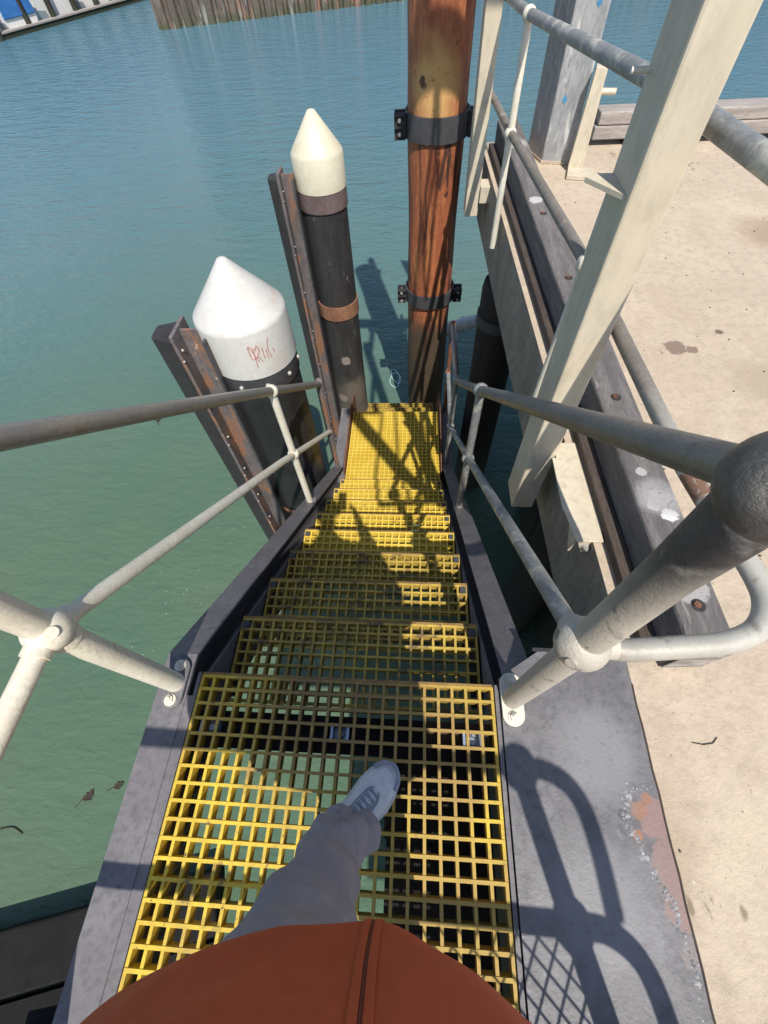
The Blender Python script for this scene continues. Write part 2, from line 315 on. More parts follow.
# ------------------------------------------------------------------ mesh helpers
class MB:
    def __init__(s):
        s.v = []; s.f = []; s.sm = []; s.mi = []; s.cur = 0
    def _a(s, vs_, fs, smooth=False):
        o = len(s.v)
        s.v += [Vector(p) for p in vs_]
        for q in fs:
            s.f.append([o+i for i in q]); s.sm.append(smooth); s.mi.append(s.cur)
    def box(s, x0, x1, y0, y1, z0, z1):
        s._a([(x0,y0,z0),(x1,y0,z0),(x1,y1,z0),(x0,y1,z0),(x0,y0,z1),(x1,y0,z1),(x1,y1,z1),(x0,y1,z1)],
             [(0,3,2,1),(4,5,6,7),(0,1,5,4),(1,2,6,5),(2,3,7,6),(3,0,4,7)])
        return s
    def prism(s, pts, vecs):
        """polygon of 3D points pushed along vecs"""
        k = len(pts); d = Vector(vecs)
        pts = [Vector(p) for p in pts]
        s._a(pts+[p+d for p in pts], [tuple(range(k))[::-1], tuple(range(k, 2*k))]+[(i, (i+1) % k, (i+1) % k+k, i+k) for i in range(k)])
        return s
    def tube(s, path, r, seg=16, caps=True, smooth=True):
        path = [Vector(p) for p in path]
        k = len(path)
        rad = r if isinstance(r, (list, tuple)) else [r]*k
        rings = []
        t0 = (path[1]-path[0]).normalized()
        u = t0.orthogonal().normalized()
        for i, p in enumerate(path):
            t = (path[min(i+1, k-1)]-path[max(i-1, 0)]).normalized()
            u = (u-t*u.dot(t)).normalized()
            vv = t.cross(u)
            rings.append([p+(u*math.cos(2*PI*j/seg)+vv*math.sin(2*PI*j/seg))*rad[i] for j in range(seg)])
        vs_ = [q for rg in rings for q in rg]
        fs = []
        for i in range(k-1):
            for j in range(seg):
                j2 = (j+1) % seg
                fs.append((i*seg+j, i*seg+j2, (i+1)*seg+j2, (i+1)*seg+j))
        s._a(vs_, fs, smooth)
        if caps:
            s._a(rings[0], [tuple(range(seg))[::-1]]); s._a(rings[-1], [tuple(range(seg))])
        return s
    def lathe(s, prof, cx=0, cy=0, seg=40, smooth=True, capb=True, capt=True, jag=None):
        k = len(prof)
        vs_ = []
        for (r_, z) in prof:
            for j in range(seg):
                an = 2*PI*j/seg
                rr = r_*(1+(jag(an, z) if jag else 0))
                vs_.append((cx+rr*math.cos(an), cy+rr*math.sin(an), z))
        fs = []
        for i in range(k-1):
            for j in range(seg):
                j2 = (j+1) % seg
                fs.append((i*seg+j, i*seg+j2, (i+1)*seg+j2, (i+1)*seg+j))
        s._a(vs_, fs, smooth)
        if capb: s._a(vs_[:seg], [tuple(range(seg))[::-1]])
        if capt: s._a(vs_[-seg:], [tuple(range(seg))])
        return s
    def ball(s, c, r, seg=24, sq=1.0):
        prof = []
        K = seg//2
        vs_ = []; fs = []
        for i in range(K+1):
            th = PI*i/K
            for j in range(seg):
                an = 2*PI*j/seg
                vs_.append((c[0]+r*max(math.sin(th), 1e-3)*math.cos(an), c[1]+r*max(math.sin(th), 1e-3)*math.sin(an), c[2]+r*sq*math.cos(th)))
        for i in range(K):
            for j in range(seg):
                j2 = (j+1) % seg
                fs.append((i*seg+j, (i+1)*seg+j, (i+1)*seg+j2, i*seg+j2))
        s._a(vs_, fs, True)
        return s
    def build(s, name, mtl, parent=None, bevel=0.0, bseg=2):
        me = bpy.data.meshes.new(name)
        off = parent['_w'] if parent is not None else Vector((0, 0, 0))
        off = Vector(off)
        me.from_pydata([p-off for p in s.v], [], s.f)
        me.polygons.foreach_set('use_smooth', s.sm)
        for mm in (mtl if isinstance(mtl, (list, tuple)) else [mtl]):
            me.materials.append(mm)
        me.polygons.foreach_set('material_index', s.mi)
        me.update()
        if any(s.sm):
            bm_ = bmesh.new(); bm_.from_mesh(me)
            bmesh.ops.remove_doubles(bm_, verts=bm_.verts, dist=1e-6)
            bm_.to_mesh(me); bm_.free()
            me.set_sharp_from_angle(angle=R(38))
        o = bpy.data.objects.new(name, me)
        COL.objects.link(o)
        if parent is not None:
            o.parent = parent
        o['_w'] = tuple(off)
        if bevel:
            bm_ = bmesh.new(); bm_.from_mesh(me)
            bmesh.ops.remove_doubles(bm_, verts=bm_.verts, dist=1e-6)
            bm_.to_mesh(me); bm_.free()
            md = o.modifiers.new('bevel', 'BEVEL')
            md.width = bevel; md.segments = bseg; md.limit_method = 'ANGLE'; md.angle_limit = R(40)
        return o

def each(mb, name, mtl, parent=None, bevel=0.0):
    """build every loose piece of mb as a mesh of its own"""
    par = list(range(len(mb.v))); key = {}
    def find(i):
        while par[i] != i:
            par[i] = par[par[i]]; i = par[i]
        return i
    for i, p in enumerate(mb.v):
        k = (round(p.x,5), round(p.y,5), round(p.z,5))
        if k in key: par[find(i)] = find(key[k])
        else: key[k] = i
    for f in mb.f:
        for q in f[1:]: par[find(q)] = find(f[0])
    groups = {}
    for fi, f in enumerate(mb.f): groups.setdefault(find(f[0]), []).append(fi)
    out = []
    for fs in groups.values():
        m2 = MB(); mp = {}
        for fi in fs:
            q = []
            for i in mb.f[fi]:
                if i not in mp: mp[i] = len(m2.v); m2.v.append(mb.v[i])
                q.append(mp[i])
            m2.f.append(q); m2.sm.append(mb.sm[fi]); m2.mi.append(0)
        out.append(m2.build(name, mtl, parent, bevel))
    return out

def thing(name, loc, label, cat, group=None):
    o = bpy.data.objects.new(name, None)
    COL.objects.link(o)
    o.location = loc
    o.empty_display_size = 0.1
    o['_w'] = tuple(loc)
    tag(o, label, cat, group)
    return o
def tag(o, label, cat, group=None):
    o['label'] = label; o['category'] = cat
    if group: o['group'] = group
    return o
def structure(o, kind='structure'):
    o['kind'] = kind
    return o
def smooth_path(pts, sub=8):
    """Catmull-Rom"""
    P = [Vector(p) for p in pts]
    P = [P[0]*2-P[1]]+P+[P[-1]*2-P[-2]]
    out = []
    for i in range(1, len(P)-2):
        for k in range(sub):
            t = k/sub
            p0, p1, p2, p3 = P[i-1:i+3]
            out.append(0.5*((2*p1)+(p2-p0)*t+(2*p0-5*p1+4*p2-p3)*t*t+(3*p1-p0-3*p2+p3)*t**3))
    out.append(P[-2])
    return out
def bolt_mb(mb, p, nrm, r=0.012, h=0.010):
    nrm = Vector(nrm).normalized(); p = Vector(p)
    mb.tube([p, p+nrm*0.004], r*1.5, 14, smooth=False)
    mb.tube([p+nrm*0.004, p+nrm*(0.004+h)], r, 6, smooth=False)
    mb.tube([p+nrm*(0.004+h), p+nrm*(0.004+h*1.6)], r*0.55, 8, smooth=False)

W = -3.3            # water level

# ------------------------------------------------------------------ setting
mb = MB(); mb._a([(-400,-200,W),(400,-200,W),(400,600,W),(-400,600,W)], [(0,1,2,3)])
structure(mb.build('water', M_water))
mb = MB(); mb._a([(-900,-500,W-3),(900,-500,W-3),(900,1200,W-3),(-900,1200,W-3)], [(0,1,2,3)])
structure(mb.build('seabed', M_dark))

def dx(y):          # deck edge, drifting slightly towards the stairs with distance
    return 0.945-0.034*(y-0.4)
# wharf deck slab
mb = MB()
mb.prism([(dx(5.0),5.0,0),(dx(0.40),0.40,0),(0.945,0.40,0),(0.945,-9,0),(14,-9,0),(14,5.0,0)], (0,0,-0.006))
deck = structure(mb.build('wharf_deck', M_conc))
mb = MB()
mb.prism([(dx(5.0)+0.003,5.0,-0.006),(dx(0.40)+0.003,0.40,-0.006),(0.948,-9,-0.006),(14,-9,-0.006),(14,5.0,-0.006)], (0,0,-0.50))
structure(mb.build('wharf_edge', M_fascia))

# far quay, behind the water
def far_wall():
    t = thing('sheet_pile_wall', (-13.5,34.6,W), 'rusty corrugated steel sheet pile wall standing across the harbour water', 'wall')
    P = [Vector((-14.2,34.2)), Vector((-0.8,38.3)), Vector((30,46.5))]
    pts = []
    for A, B in zip(P[:-1], P[1:]):
        L = (B-A).length; k = int(L/0.62); d = (B-A)/L; nn = Vector((d.y, -d.x))
        for i in range(k):
            s = L*i/k; p = L/k
            for q, o_ in ((0,0),(0.24,0),(0.34,0.26),(0.80,0.26)):
                v_ = A+d*(s+q*p)+nn*o_
                pts.append(v_)
    pts.append(P[-1])
    # return on the left side going back
    left = [P[0]+Vector((-2.5, 12.0)), P[0]+Vector((0,0.1))]
    pts = [left[0]]+pts
    mb = MB(); k = len(pts)
    mb._a([(p.x,p.y,W-1) for p in pts]+[(p.x,p.y,0.6) for p in pts], [(i,i+1,i+1+k,i+k) for i in range(k-1)])
    mb.build('corrugated_face', M_sheet, t)
    mb = MB(); 
    mb.tube([(P[0].x,P[0].y-0.05,0.65),(P[1].x,P[1].y-0.05,0.65),(P[2].x,P[2].y-0.05,0.65)], 0.22, 8)
    mb.build('capping_beam', M_rust, t)
    return t
far_wall()
mb = MB(); mb.prism([(-14.0,34.9,0.55),(-0.8,38.9,0.55),(30,47.1,0.55),(200,47.1,0.55),(200,300,0.55),(-80,300,0.55),(-16.5,46,0.55)], (0,0,-4.5))
structure(mb.build('quay_ground', M_land))
t = thing('quay_shed', (14,52,0.55), 'long sandy coloured shed on the quay behind the sheet pile wall', 'building')
mb = MB(); mb.box(3,24,50,62,0.55,7.5); mb.build('wall', M_shed, t)
mb = MB(); mb.prism([(2.5,49.5,7.5),(2.5,56,9.6),(2.5,62.5,7.5)], (22,0,0)); mb.build('roof', M_rust, t)
t = thing('harbour_office', (-11,44,0.55), 'small white office on the quay above the left end of the sheet pile wall', 'building')
mb = MB(); mb.box(-12.6,-9.8,42,46,0.55,6.5); mb.build('wall', M_white, t)
mb = MB(); mb.box(-12.9,-9.5,41.7,46.3,6.5,6.8); mb.build('roof', M_shed, t)

for (x0,x1,y0,y1,h,lab) in ((-52,-40,62,72,12,'tall white block added behind the marina for its pale reflection, left one'),(-36,-25,66,76,9,'lower white block added behind the marina for its pale reflection, right one')):
    t = thing('reflection_block', (x0,y0,0), lab, 'building', 'blocks added behind the marina for pale reflections')
    mb = MB(); mb.box(x0,x1,y0,y1,W+0.5,h); mb.build('wall', M_white, t)  # unseen white block, added to lighten the reflections on the water
    mb = MB(); mb.box(x0-0.3,x1+0.3,y0-0.3,y1+0.3,h,h+0.4); mb.build('roof', M_land, t)
    mb = MB()
    for k in range(4):
        for q in range(int((h+1)/3)):
            mb.box(x0+0.8+k*(x1-x0-1)/4, x0+2.4+k*(x1-x0-1)/4, y0-0.03, y0-0.005, 0.3+q*3, 1.8+q*3)
    each(mb, 'window', M_boatdark, t)
# ------------------------------------------------------------------ marina
PA, PB = Vector((-24.0,32.0)), Vector((-18.6,44.0))
pd = (PB-PA).normalized(); pn = Vector((-pd.y, pd.x))      # pn points left, away from the open water
def marina():
    t = thing('floating_pontoon', (-24,32,W), 'low floating walkway with grey deck and dark edge beside the moored boats', 'pontoon')
    A = PA-pd*8; B = PB+pd*10
    mb = MB()
    q = [A, B, B+pn*0.45, A+pn*0.45]
    mb.prism([(p.x,p.y,W+0.22) for p in q], (0,0,0.07)); mb.build('deck', M_timber_lt, t)
    mb = MB()
    q = [A+pn*0.05, B+pn*0.05, B+pn*0.4, A+pn*0.4]
    mb.prism([(p.x,p.y,W-0.1) for p in q], (0,0,0.315)); mb.build('float', M_dark, t)
    # mooring posts
    spots = [(-23.27,33.83),(-22.6,36.0),(-21.89,37.7),(-21.23,39.3),(-20.53,40.8),(-19.8,42.3),(-19.1,43.8)]
    names = ['first from the left edge of the view','second along','third along','fourth along','fifth along','sixth along','farthest']
    proto = None
    for i, (x, y) in enumerate(spots):
        if proto is None:
            o = thing('mooring_post', (x,y,W), '', 'mooring post', 'mooring posts along the pontoon')
            mb = MB(); mb.lathe([(0.17,W-1.5),(0.16,W+3.4)], x, y, 14); mb.build('shaft', M_dark, o)
            mb = MB(); mb.lathe([(0.19,W+3.4),(0.02,W+3.75)], x, y, 14); mb.build('cap', M_white, o)
            proto = o
        else:
            o = proto.copy(); COL.objects.link(o); o.location = (x,y,W)
            for ch in proto.children:
                cc = ch.copy(); COL.objects.link(cc); cc.parent = o
        o['label'] = 'dark mooring post of the marina pontoon, %s' % names[i]
    return spots
marina()

def boat(x, y, ang, L, Bm, stripe, label, covered, cab=True):
    o = thing('motorboat', (0,0,0), label, 'boat', 'motorboats moored beyond the pontoon')
    st = []
    K = 12
    for i in range(K+1):
        t_ = i/K
        hw = Bm/2*(1-max(0,(t_-0.5)/0.5)**2.2)*(0.93+0.07*min(1,t_*4))
        sh = 0.95+0.55*t_**2
        st.append([(-L/2+L*t_, s*ww, z) for s, ww, z in ((-1,hw,sh),(-1,hw*0.97,sh*0.55),(-1,hw*0.80,0.08),(-1,hw*0.05,-0.25),(1,hw*0.05,-0.25),(1,hw*0.80,0.08),(1,hw*0.97,sh*0.55),(1,hw,sh))])
    mb = MB(); vs_ = [p for r_ in st for p in r_]; fs = []
    for i in range(K):
        for j in range(7):
            fs.append((i*8+j, i*8+j+1, (i+1)*8+j+1, (i+1)*8+j))
        fs.append((i*8+7, i*8, (i+1)*8, (i+1)*8+7))
    mb._a(vs_, fs, False); mb._a(st[0], [tuple(range(8))])
    mb.build('hull', M_white, o)
    mb = MB()
    for s in (-1,1):
        for i in range(1, K-2):
            p0 = Vector(st[i][0 if s<0 else 7]); p1 = Vector(st[i+1][0 if s<0 else 7])
            q = [(p0.x,p0.y+s*0.012,p0.z-0.10),(p1.x,p1.y+s*0.012,p1.z-0.10),(p1.x,p1.y+s*0.012,p1.z-0.34),(p0.x,p0.y+s*0.012,p0.z-0.34)]
            mb._a(q, [(0,1,2,3)])
    each(mb, 'stripe', stripe, o)
    if cab:
        mb = MB(); mb.prism([(-L*0.22,-Bm*0.34,1.0),(L*0.26,-Bm*0.34,1.2),(L*0.12,-Bm*0.30,2.0),(-L*0.20,-Bm*0.30,2.3)], (0,Bm*0.66,0)); mb.build('cabin', M_white, o, 0.05)
        mb = MB()
        for yy in (-Bm*0.345, Bm*0.345-0.01):
            mb.prism([(-L*0.16,yy,1.45),(L*0.17,yy,1.5),(L*0.09,yy,1.85),(-L*0.15,yy,1.95)], (0,0.012,0))
        mb.prism([(L*0.262,-Bm*0.28,1.28),(L*0.262,Bm*0.28,1.28),(L*0.145,Bm*0.26,1.93),(L*0.145,-Bm*0.26,1.93)], (0.02,0,0.02))
        each(mb, 'window', M_boatdark, o)
        mb = MB(); mb.box(-L*0.2,-L*0.02,-Bm*0.3,Bm*0.3,2.62,2.68)
        for xx in (-L*0.19,-L*0.03):
            for yy in (-Bm*0.28, Bm*0.28): mb.tube([(xx,yy,2.1),(xx,yy,2.63)], 0.03, 6)
        mb.build('flybridge', M_white, o)
    if covered:
        mb = MB(); mb.prism([(-L*0.508,-Bm*0.44,0.62),(-L*0.508,-Bm*0.42,1.2),(-L*0.508,-Bm*0.25,1.45),(-L*0.508,Bm*0.25,1.45),(-L*0.508,Bm*0.42,1.2),(-L*0.508,Bm*0.44,0.62)], (L*0.26,0,0)); mb.build('cockpit_cover', M_boatblue, o, 0.04)
    mb = MB()
    mb.tube(smooth_path([(L*0.1,-Bm*0.45,1.15),(L*0.1,-Bm*0.45,1.75),(L*0.48,0,2.2),(L*0.1,Bm*0.45,1.75),(L*0.1,Bm*0.45,1.15)]), 0.025, 6)
    mb.build('rail', M_galv, o)
    o.location = (x,y,W); o.rotation_euler.z = ang
    return o
aa = math.atan2(pn.y, pn.x)
stern = M_boatblue
labs = ['plain white motorboat at the very left end of the marina row','white motorboat with blue cover over the stern, nearest the left edge','white motorboat with blue stern cover, right of the other blue covered boat',
        'large plain white motorboat, fourth in the marina row','white motorboat with dark band, fifth in the marina row','farthest white motorboat, next to the rusty sheet pile wall']
for i in range(6):
    p = PA+pd*(-1.4+2.65*i+(0.5 if i>2 else 0))+pn*(0.75+4.2)
    boat(p.x, p.y, aa, 8.2+0.5*(i%3), 2.35, M_boatblue if i in (1,2) else (M_boatdark if i == 4 else M_white), labs[i], i in (1,2), True)

# ------------------------------------------------------------------ piles
def band(mbx, cx, cy, r, z0, z1, th=0.012):
    mbx.lathe([(r,z0),(r+th,z0),(r+th,z0+0.004),(r+th,z1-0.004),(r+th,z1),(r,z1)], cx, cy, 48, smooth=False, capb=False, capt=False)

def big_pile():
    cx_, cy_, r = -0.965, 2.6, 0.290
    t = thing('mooring_pile', (cx_,cy_,W), 'thick black sleeved mooring pile with white cone cap and red graffiti, nearest beside the stairs', 'mooring pile', 'mooring piles with pointed caps')
    mb = MB(); mb.lathe([(r*0.80,W-2),(r*0.80,-2.18),(r*0.8,-2.17)], cx_, cy_, 40, jag=lambda a_, z: 0.03*noise.noise(Vector((math.cos(a_)*3, math.sin(a_)*3, z*3))))
    mb.build('timber_core', M_bare, t)
    mb = MB(); mb.lathe([(r*0.82,-2.16),(r,-2.16),(r,-2.13),(r,-0.60)], cx_, cy_, 56); mb.build('sleeve', M_blackpile, t)
    mb = MB(); mb.lathe([(r*0.83,-2.22),(r+0.01,-2.22),(r+0.01,-2.15)], cx_, cy_, 56, capt=False); mb.build('sleeve_rim', M_bandrust, t)
    mb = MB(); mb.lathe([(r+0.006,-0.60),(r+0.012,-0.59),(r+0.012,-0.45),(r+0.004,-0.445)], cx_, cy_, 56); o = mb.build('steel_collar', M_band, t)
    mb = MB()
    for k in range(10):
        an = 2*PI*k/10+0.15
        mb.ball((cx_+(r+0.014)*math.cos(an), cy_+(r+0.014)*math.sin(an), -0.52), 0.018, 12)
    each(mb, 'bolt', M_bolt, t)
    mb = MB(); R1 = r+0.020
    mb.lathe([(R1-0.012,-0.450),(R1,-0.445),(R1,-0.12),(R1-0.004,-0.10),(R1-0.018,-0.085),(0.040,0.205),(0.026,0.220),(0.0,0.226)], cx_, cy_, 64, capt=False)
    cap = mb.build('cone_cap', M_cap, t)
    # red scrawl on the cap's skirt
    def cp(an, z): return (cx_+(R1+0.002)*math.cos(an), cy_+(R1+0.002)*math.sin(an), z)
    a0 = R(-72)
    mb = MB()
    strokes = [[(0.00,-.20),(0.03,-.19),(0.13,-.31)],[(0.00,-.20),(0.02,-.28),(0.14,-.27)],[(0.09,-.20),(0.07,-.35)],[(0.12,-.22),(0.17,-.19),(0.19,-.235),(0.14,-.26),(0.20,-.32)],
               [(0.26,-.22),(0.255,-.30)],[(0.33,-.24),(0.325,-.31)],[(0.42,-.17),(0.37,-.23),(0.39,-.31)],[(0.47,-.25),(0.48,-.29)]]
    for s_ in strokes:
        mb.tube(smooth_path([cp(a0+x_*1.1, z_+0.0) for x_, z_ in s_], 5), 0.0030, 5)
    mb.build('red_graffiti', M_red, cap)
    return t
big_pile()

def small_pile():
    cx_, cy_, r = -0.580, 4.1, 0.192
    t = thing('mooring_pile', (cx_,cy_,W), 'slimmer black tarred mooring pile with cream pointed cap and a rusty band', 'mooring pile', 'mooring piles with pointed caps')
    mb = MB(); mb.lathe([(r*1.0,W-2),(r*1.02,W+0.2),(r*1.0,-2.2),(r,-1.75),(r,-1.3),(r,-0.9),(r,0.03)], cx_, cy_, 44, jag=lambda a_, z: (0.05 if z<-1.7 else 0.012)*noise.noise(Vector((math.cos(a_)*2, math.sin(a_)*2, z*2))))
    mb.build('shaft', M_tar, t)
    mb = MB(); band(mb, cx_, cy_, r, -1.06, -0.92); mb.build('rusty_band', M_bandrust, t)
    mb = MB(); band(mb, cx_, cy_, r, -0.10, 0.03); mb.build('upper_band', M_bandmauve, t)
    R1 = r+0.015
    mb = MB(); mb.lathe([(R1-0.01,0.031),(R1,0.035),(R1,0.255),(R1-0.010,0.275),(0.028,0.50),(0.0,0.508)], cx_, cy_, 48, capt=False)
    mb.build('cone_cap', M_cap2, t)
small_pile()

def fender(xc, yc, ztop, wdt, label, sc=1.0):
    t = thing('fender_beam', (xc,yc,W), label, 'fender', 'rubber faced fender beams beside the piles')
    # steel H section
    mb = MB()
    mb.box(xc-0.012, xc+0.012, yc-wdt, yc+wdt, W-1.5, ztop)                  # outer flange behind rubber
    mb.build('outer_flange', M_rustgrey, t)
    mb = MB(); mb.box(xc+0.0125, xc+0.19*sc, yc-0.010, yc+0.010, W-1.5, ztop-0.02); mb.build('web', M_rustgrey, t)
    mb = MB(); mb.box(xc+0.1905*sc, xc+0.21*sc, yc-wdt, yc+wdt, W-1.5, ztop-0.04); mb.build('inner_flange', M_band, t)
    mb = MB(); mb.prism([(xc-0.013,yc-wdt,0),(xc-0.013,yc+wdt,0),(xc-0.17*sc,yc+wdt*0.55,0),(xc-0.17*sc,yc-wdt*0.55,0)], (0,0,1))
    for v_ in mb.v: v_.z = (W-1.5) if v_.z < 0.5 else ztop-0.03
    mb.build('rubber_face', M_rubber, t, 0.012)
    k = 0; z = ztop-0.12
    mb = MB()
    while z > W:
        for s in (-1,):
            mb.ball((xc+0.016, yc+s*wdt*0.70, z), 0.011*sc, 10)
            mb.ball((xc+0.012, yc-wdt-0.004, z-0.06), 0.009*sc, 10)
        z -= 0.42
    each(mb, 'bolt', M_bolt, t)
    return t
fender(-1.345, 2.42, -0.11, 0.12, 'black rubber faced steel fender beam beside the thick white capped pile', 1.0)
fender(-0.888, 4.02, 0.17, 0.08, 'rust streaked steel fender beam with dark rubber face beside the slim cream capped pile', 0.58)

def brown_pile():
    cx_, cy_, r = 0.365, 4.75, 0.245
    t = thing('timber_pile', (cx_,cy_,W), 'tall orange brown stripped timber pile with grey clamps beyond the foot of the stairs', 'timber pile')
    prof = []
    z = W-2
    while z < 3.2:
        prof.append((r*(1.0+0.02*math.sin(z*2.1)+0.015*math.sin(z*5.3+1)-0.03*(z<0.6)*0.2), z)); z += 0.12
    mb = MB(); mb.lathe(prof, cx_, cy_, 56, jag=lambda a_, z: 0.035*noise.noise(Vector((math.cos(a_)*1.6, math.sin(a_)*1.6, z*0.5)))+0.012*noise.noise(Vector((math.cos(a_)*7, math.sin(a_)*7, z*0.7))))
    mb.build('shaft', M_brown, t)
    for zc, h in ((0.235, 0.17), (-1.24, 0.14)):
        mb = MB(); band(mb, cx_, cy_, r+0.012, zc-h/2, zc+h/2, 0.016)
        cl = mb.build('clamp', M_band, t)
        for s in (-1,1):
            mb = MB()
            x0 = cx_+s*(r+0.015); x1 = cx_+s*(r+0.115)
            for yy in (-0.05,0.028):
                mb.box(min(x0,x1),max(x0,x1),cy_+yy-0.05,cy_+yy-0.028,zc-h/2,zc+h/2)
            for zz in (zc-h/2, zc-0.008, zc+h/2-0.016):
                mb.box(min(x0,x1)+0.002,max(x0,x1)-0.004,cy_-0.125,cy_-0.101,zz,zz+0.014)
            mb.box(min(x0,x1)+0.004,max(x0,x1)-0.006,cy_-0.023,cy_+0.029,zc-h/2+0.004,zc-h/2+0.02)
            mb.build('lug', M_rubber, cl)
        mb = MB()
        for s in (-1,1):
            for zz in (zc-0.045, zc+0.045):
                mb.tube([(cx_+s*(r+0.07),cy_-0.12,zz),(cx_+s*(r+0.07),cy_-0.14,zz)], 0.014, 8)
                mb.tube([(cx_+s*(r+0.07),cy_-0.10,zz),(cx_+s*(r+0.07),cy_+0.02,zz)], 0.008, 6)
        each(mb, 'bolt', M_bolt, cl)
brown_pile()

for (x,y,r_,lab) in ((0.99,3.62,0.20,'dark round timber pile under the wharf edge, the outermost'),(1.35,1.6,0.2,'dark timber pile in the shade below the wharf, beside the opening'),(1.25,-0.8,0.2,'dark timber pile below the wharf near the top landing')):
    o = thing('wharf_pile', (x,y,W), lab, 'timber pile', 'timber piles holding up the wharf')
    mb = MB(); mb.lathe([(r_,W-2),(r_*0.98,-1.5),(r_,-0.58),(r_*0.93,-0.52)], x, y, 28, jag=lambda a_, z: 0.06*noise.noise(Vector((math.cos(a_)*2, math.sin(a_)*2, z*1.3))))
    mb.build('shaft', M_dark, o)
    mb = MB(); band(mb, x, y, r_*1.02, -0.9, -0.8); mb.build('collar', M_band, o)
o = thing('shade_wall', (1.6,-1,W), 'added black wall of boards that deepens the shade below the wharf deck', 'shade wall')
mb = MB()
y = -9.0
while y < 3.2:
    mb.box(1.62+0.01*math.sin(y*7),1.70,y,y+0.235,W-1,-0.52); y += 0.24
mb.build('boards', M_dark, o)  # unseen wall added to darken the water and its reflections here
o = thing('shade_beam', (0.8,-0.5,-0.8), 'added dark beams and panel deepening the shade below the right half of the grating landing', 'timber beam')
mb = MB(); mb.box(0.13,1.60,-1.4,-1.1,-0.85,-0.53); mb.box(0.13,1.60,-0.20,0.08,-0.85,-0.53); mb.build('beam', M_dark, o, 0.01)
mb = MB(); mb.box(0.13,1.55,-1.75,0.10,-1.15,-0.853); mb.build('shade_panel', M_dark, o)  # dark panel added where the deck's shade shows through the grating
# headstock beams under deck
for y in (3.62, 1.6, -0.8):
    pass

# white plastic pipe floating by pile
mb = MB(); mb.tube([(0.62,5.2,-2.05),(0.80,5.25,-2.03),(1.5,5.45,-1.95)], 0.085, 24); mb.tube([(0.60,5.195,-2.052),(0.64,5.205,-2.048)], 0.098, 24)
tag(mb.build('white_pipe', M_pvc), 'short white plastic pipe poking out behind the wharf pile, above the water', 'pipe')

# ------------------------------------------------------------------ staircase
W2 = 0.495
G, RI, Y0 = 0.274, 0.227, 0.27
P_ = 0.045
def grating(mb, x0, x1, y0, y1, z, depth=0.048, th=0.0063, nx=22, py=P_):
    """open moulded grating: tapered bars in both directions, frame closed all round"""
    def tbar(ax0, ay0, ax1, ay1, zt, zb):
        if abs(ax1-ax0) > abs(ay1-ay0):
            mb._a([(ax0,ay0-th*0.5,zb),(ax1,ay0-th*0.5,zb),(ax1,ay0+th*0.5,zb),(ax0,ay0+th*0.5,zb),
                   (ax0,ay0-th*0.72,zt),(ax1,ay0-th*0.72,zt),(ax1,ay0+th*0.72,zt),(ax0,ay0+th*0.72,zt)],
                  [(0,3,2,1),(4,5,6,7),(0,1,5,4),(1,2,6,5),(2,3,7,6),(3,0,4,7)])
        else:
            mb._a([(ax0-th*0.5,ay0,zb),(ax0+th*0.5,ay0,zb),(ax0+th*0.5,ay1,zb),(ax0-th*0.5,ay1,zb),
                   (ax0-th*0.72,ay0,zt),(ax0+th*0.72,ay0,zt),(ax0+th*0.72,ay1,zt),(ax0-th*0.72,ay1,zt)],
                  [(0,3,2,1),(4,5,6,7),(0,1,5,4),(1,2,6,5),(2,3,7,6),(3,0,4,7)])
    ny = max(2, round((y1-y0)/py))
    for i in range(nx+1):
        x = x0+(x1-x0)*i/nx
        x = min(max(x, x0+th*0.72), x1-th*0.72)
        tbar(x, y0, x, y1, z-0.0015, z-depth+0.001)
    for j in range(ny+1):
        y = y0+(y1-y0)*j/ny
        y = min(max(y, y0+th*0.72), y1-th*0.72)
        tbar(x0+0.0007, y, x1-0.0007, y, z, z-depth)

st = thing('harbour_staircase', (0,0.3,W), 'steep steel staircase with yellow grating treads going down to the harbour water', 'staircase')
mb = MB(); grating(mb, -W2, W2, -1.44, 0.27, 0.0); mb.build('landing_grating', M_yel, st)
mb = MB(); mb.box(-W2+0.003, W2-0.003, 0.2705, 0.2775, -0.05, 0.001); mb.build('nosing', M_nose, st)
for k in range(1, 9):
    mb = MB(); yf = Y0+k*G
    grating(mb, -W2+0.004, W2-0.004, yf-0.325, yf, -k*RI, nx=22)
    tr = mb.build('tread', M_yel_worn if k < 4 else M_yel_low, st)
    if k == 4: pass
    mb = MB()
    nb = MB(); nb.box(-W2+0.003, W2-0.003, yf+0.0005, yf+0.009, -k*RI-0.05, -k*RI+0.001); nb.build('nosing', M_nose, tr)
    for s in (-1,1):
        mb.box(s*W2-(0.04 if s>0 else 0), s*W2+(0.04 if s<0 else 0), yf-0.30, yf-0.02, -k*RI-0.085, -k*RI-0.048)
        xx = s*(W2-0.024)
        mb.box(xx-0.014, xx+0.014, yf-0.045, yf-0.012, -k*RI+0.0005, -k*RI+0.006)
    each(mb, 'cleat', M_band, tr)
ZP = -9*RI
mb = MB(); grating(mb, -W2, W2, 2.62, 3.63, ZP, nx=22); pl = mb.build('platform_grating', M_yel_low, st)
for k in range(1, 4):
    mb = MB(); yf = 3.63+k*G-0.10
    grating(mb, -W2+0.03, W2-0.03, yf-0.27, yf, ZP-k*RI*0.8, nx=22); mb.build('tread', M_yel_worn, st)
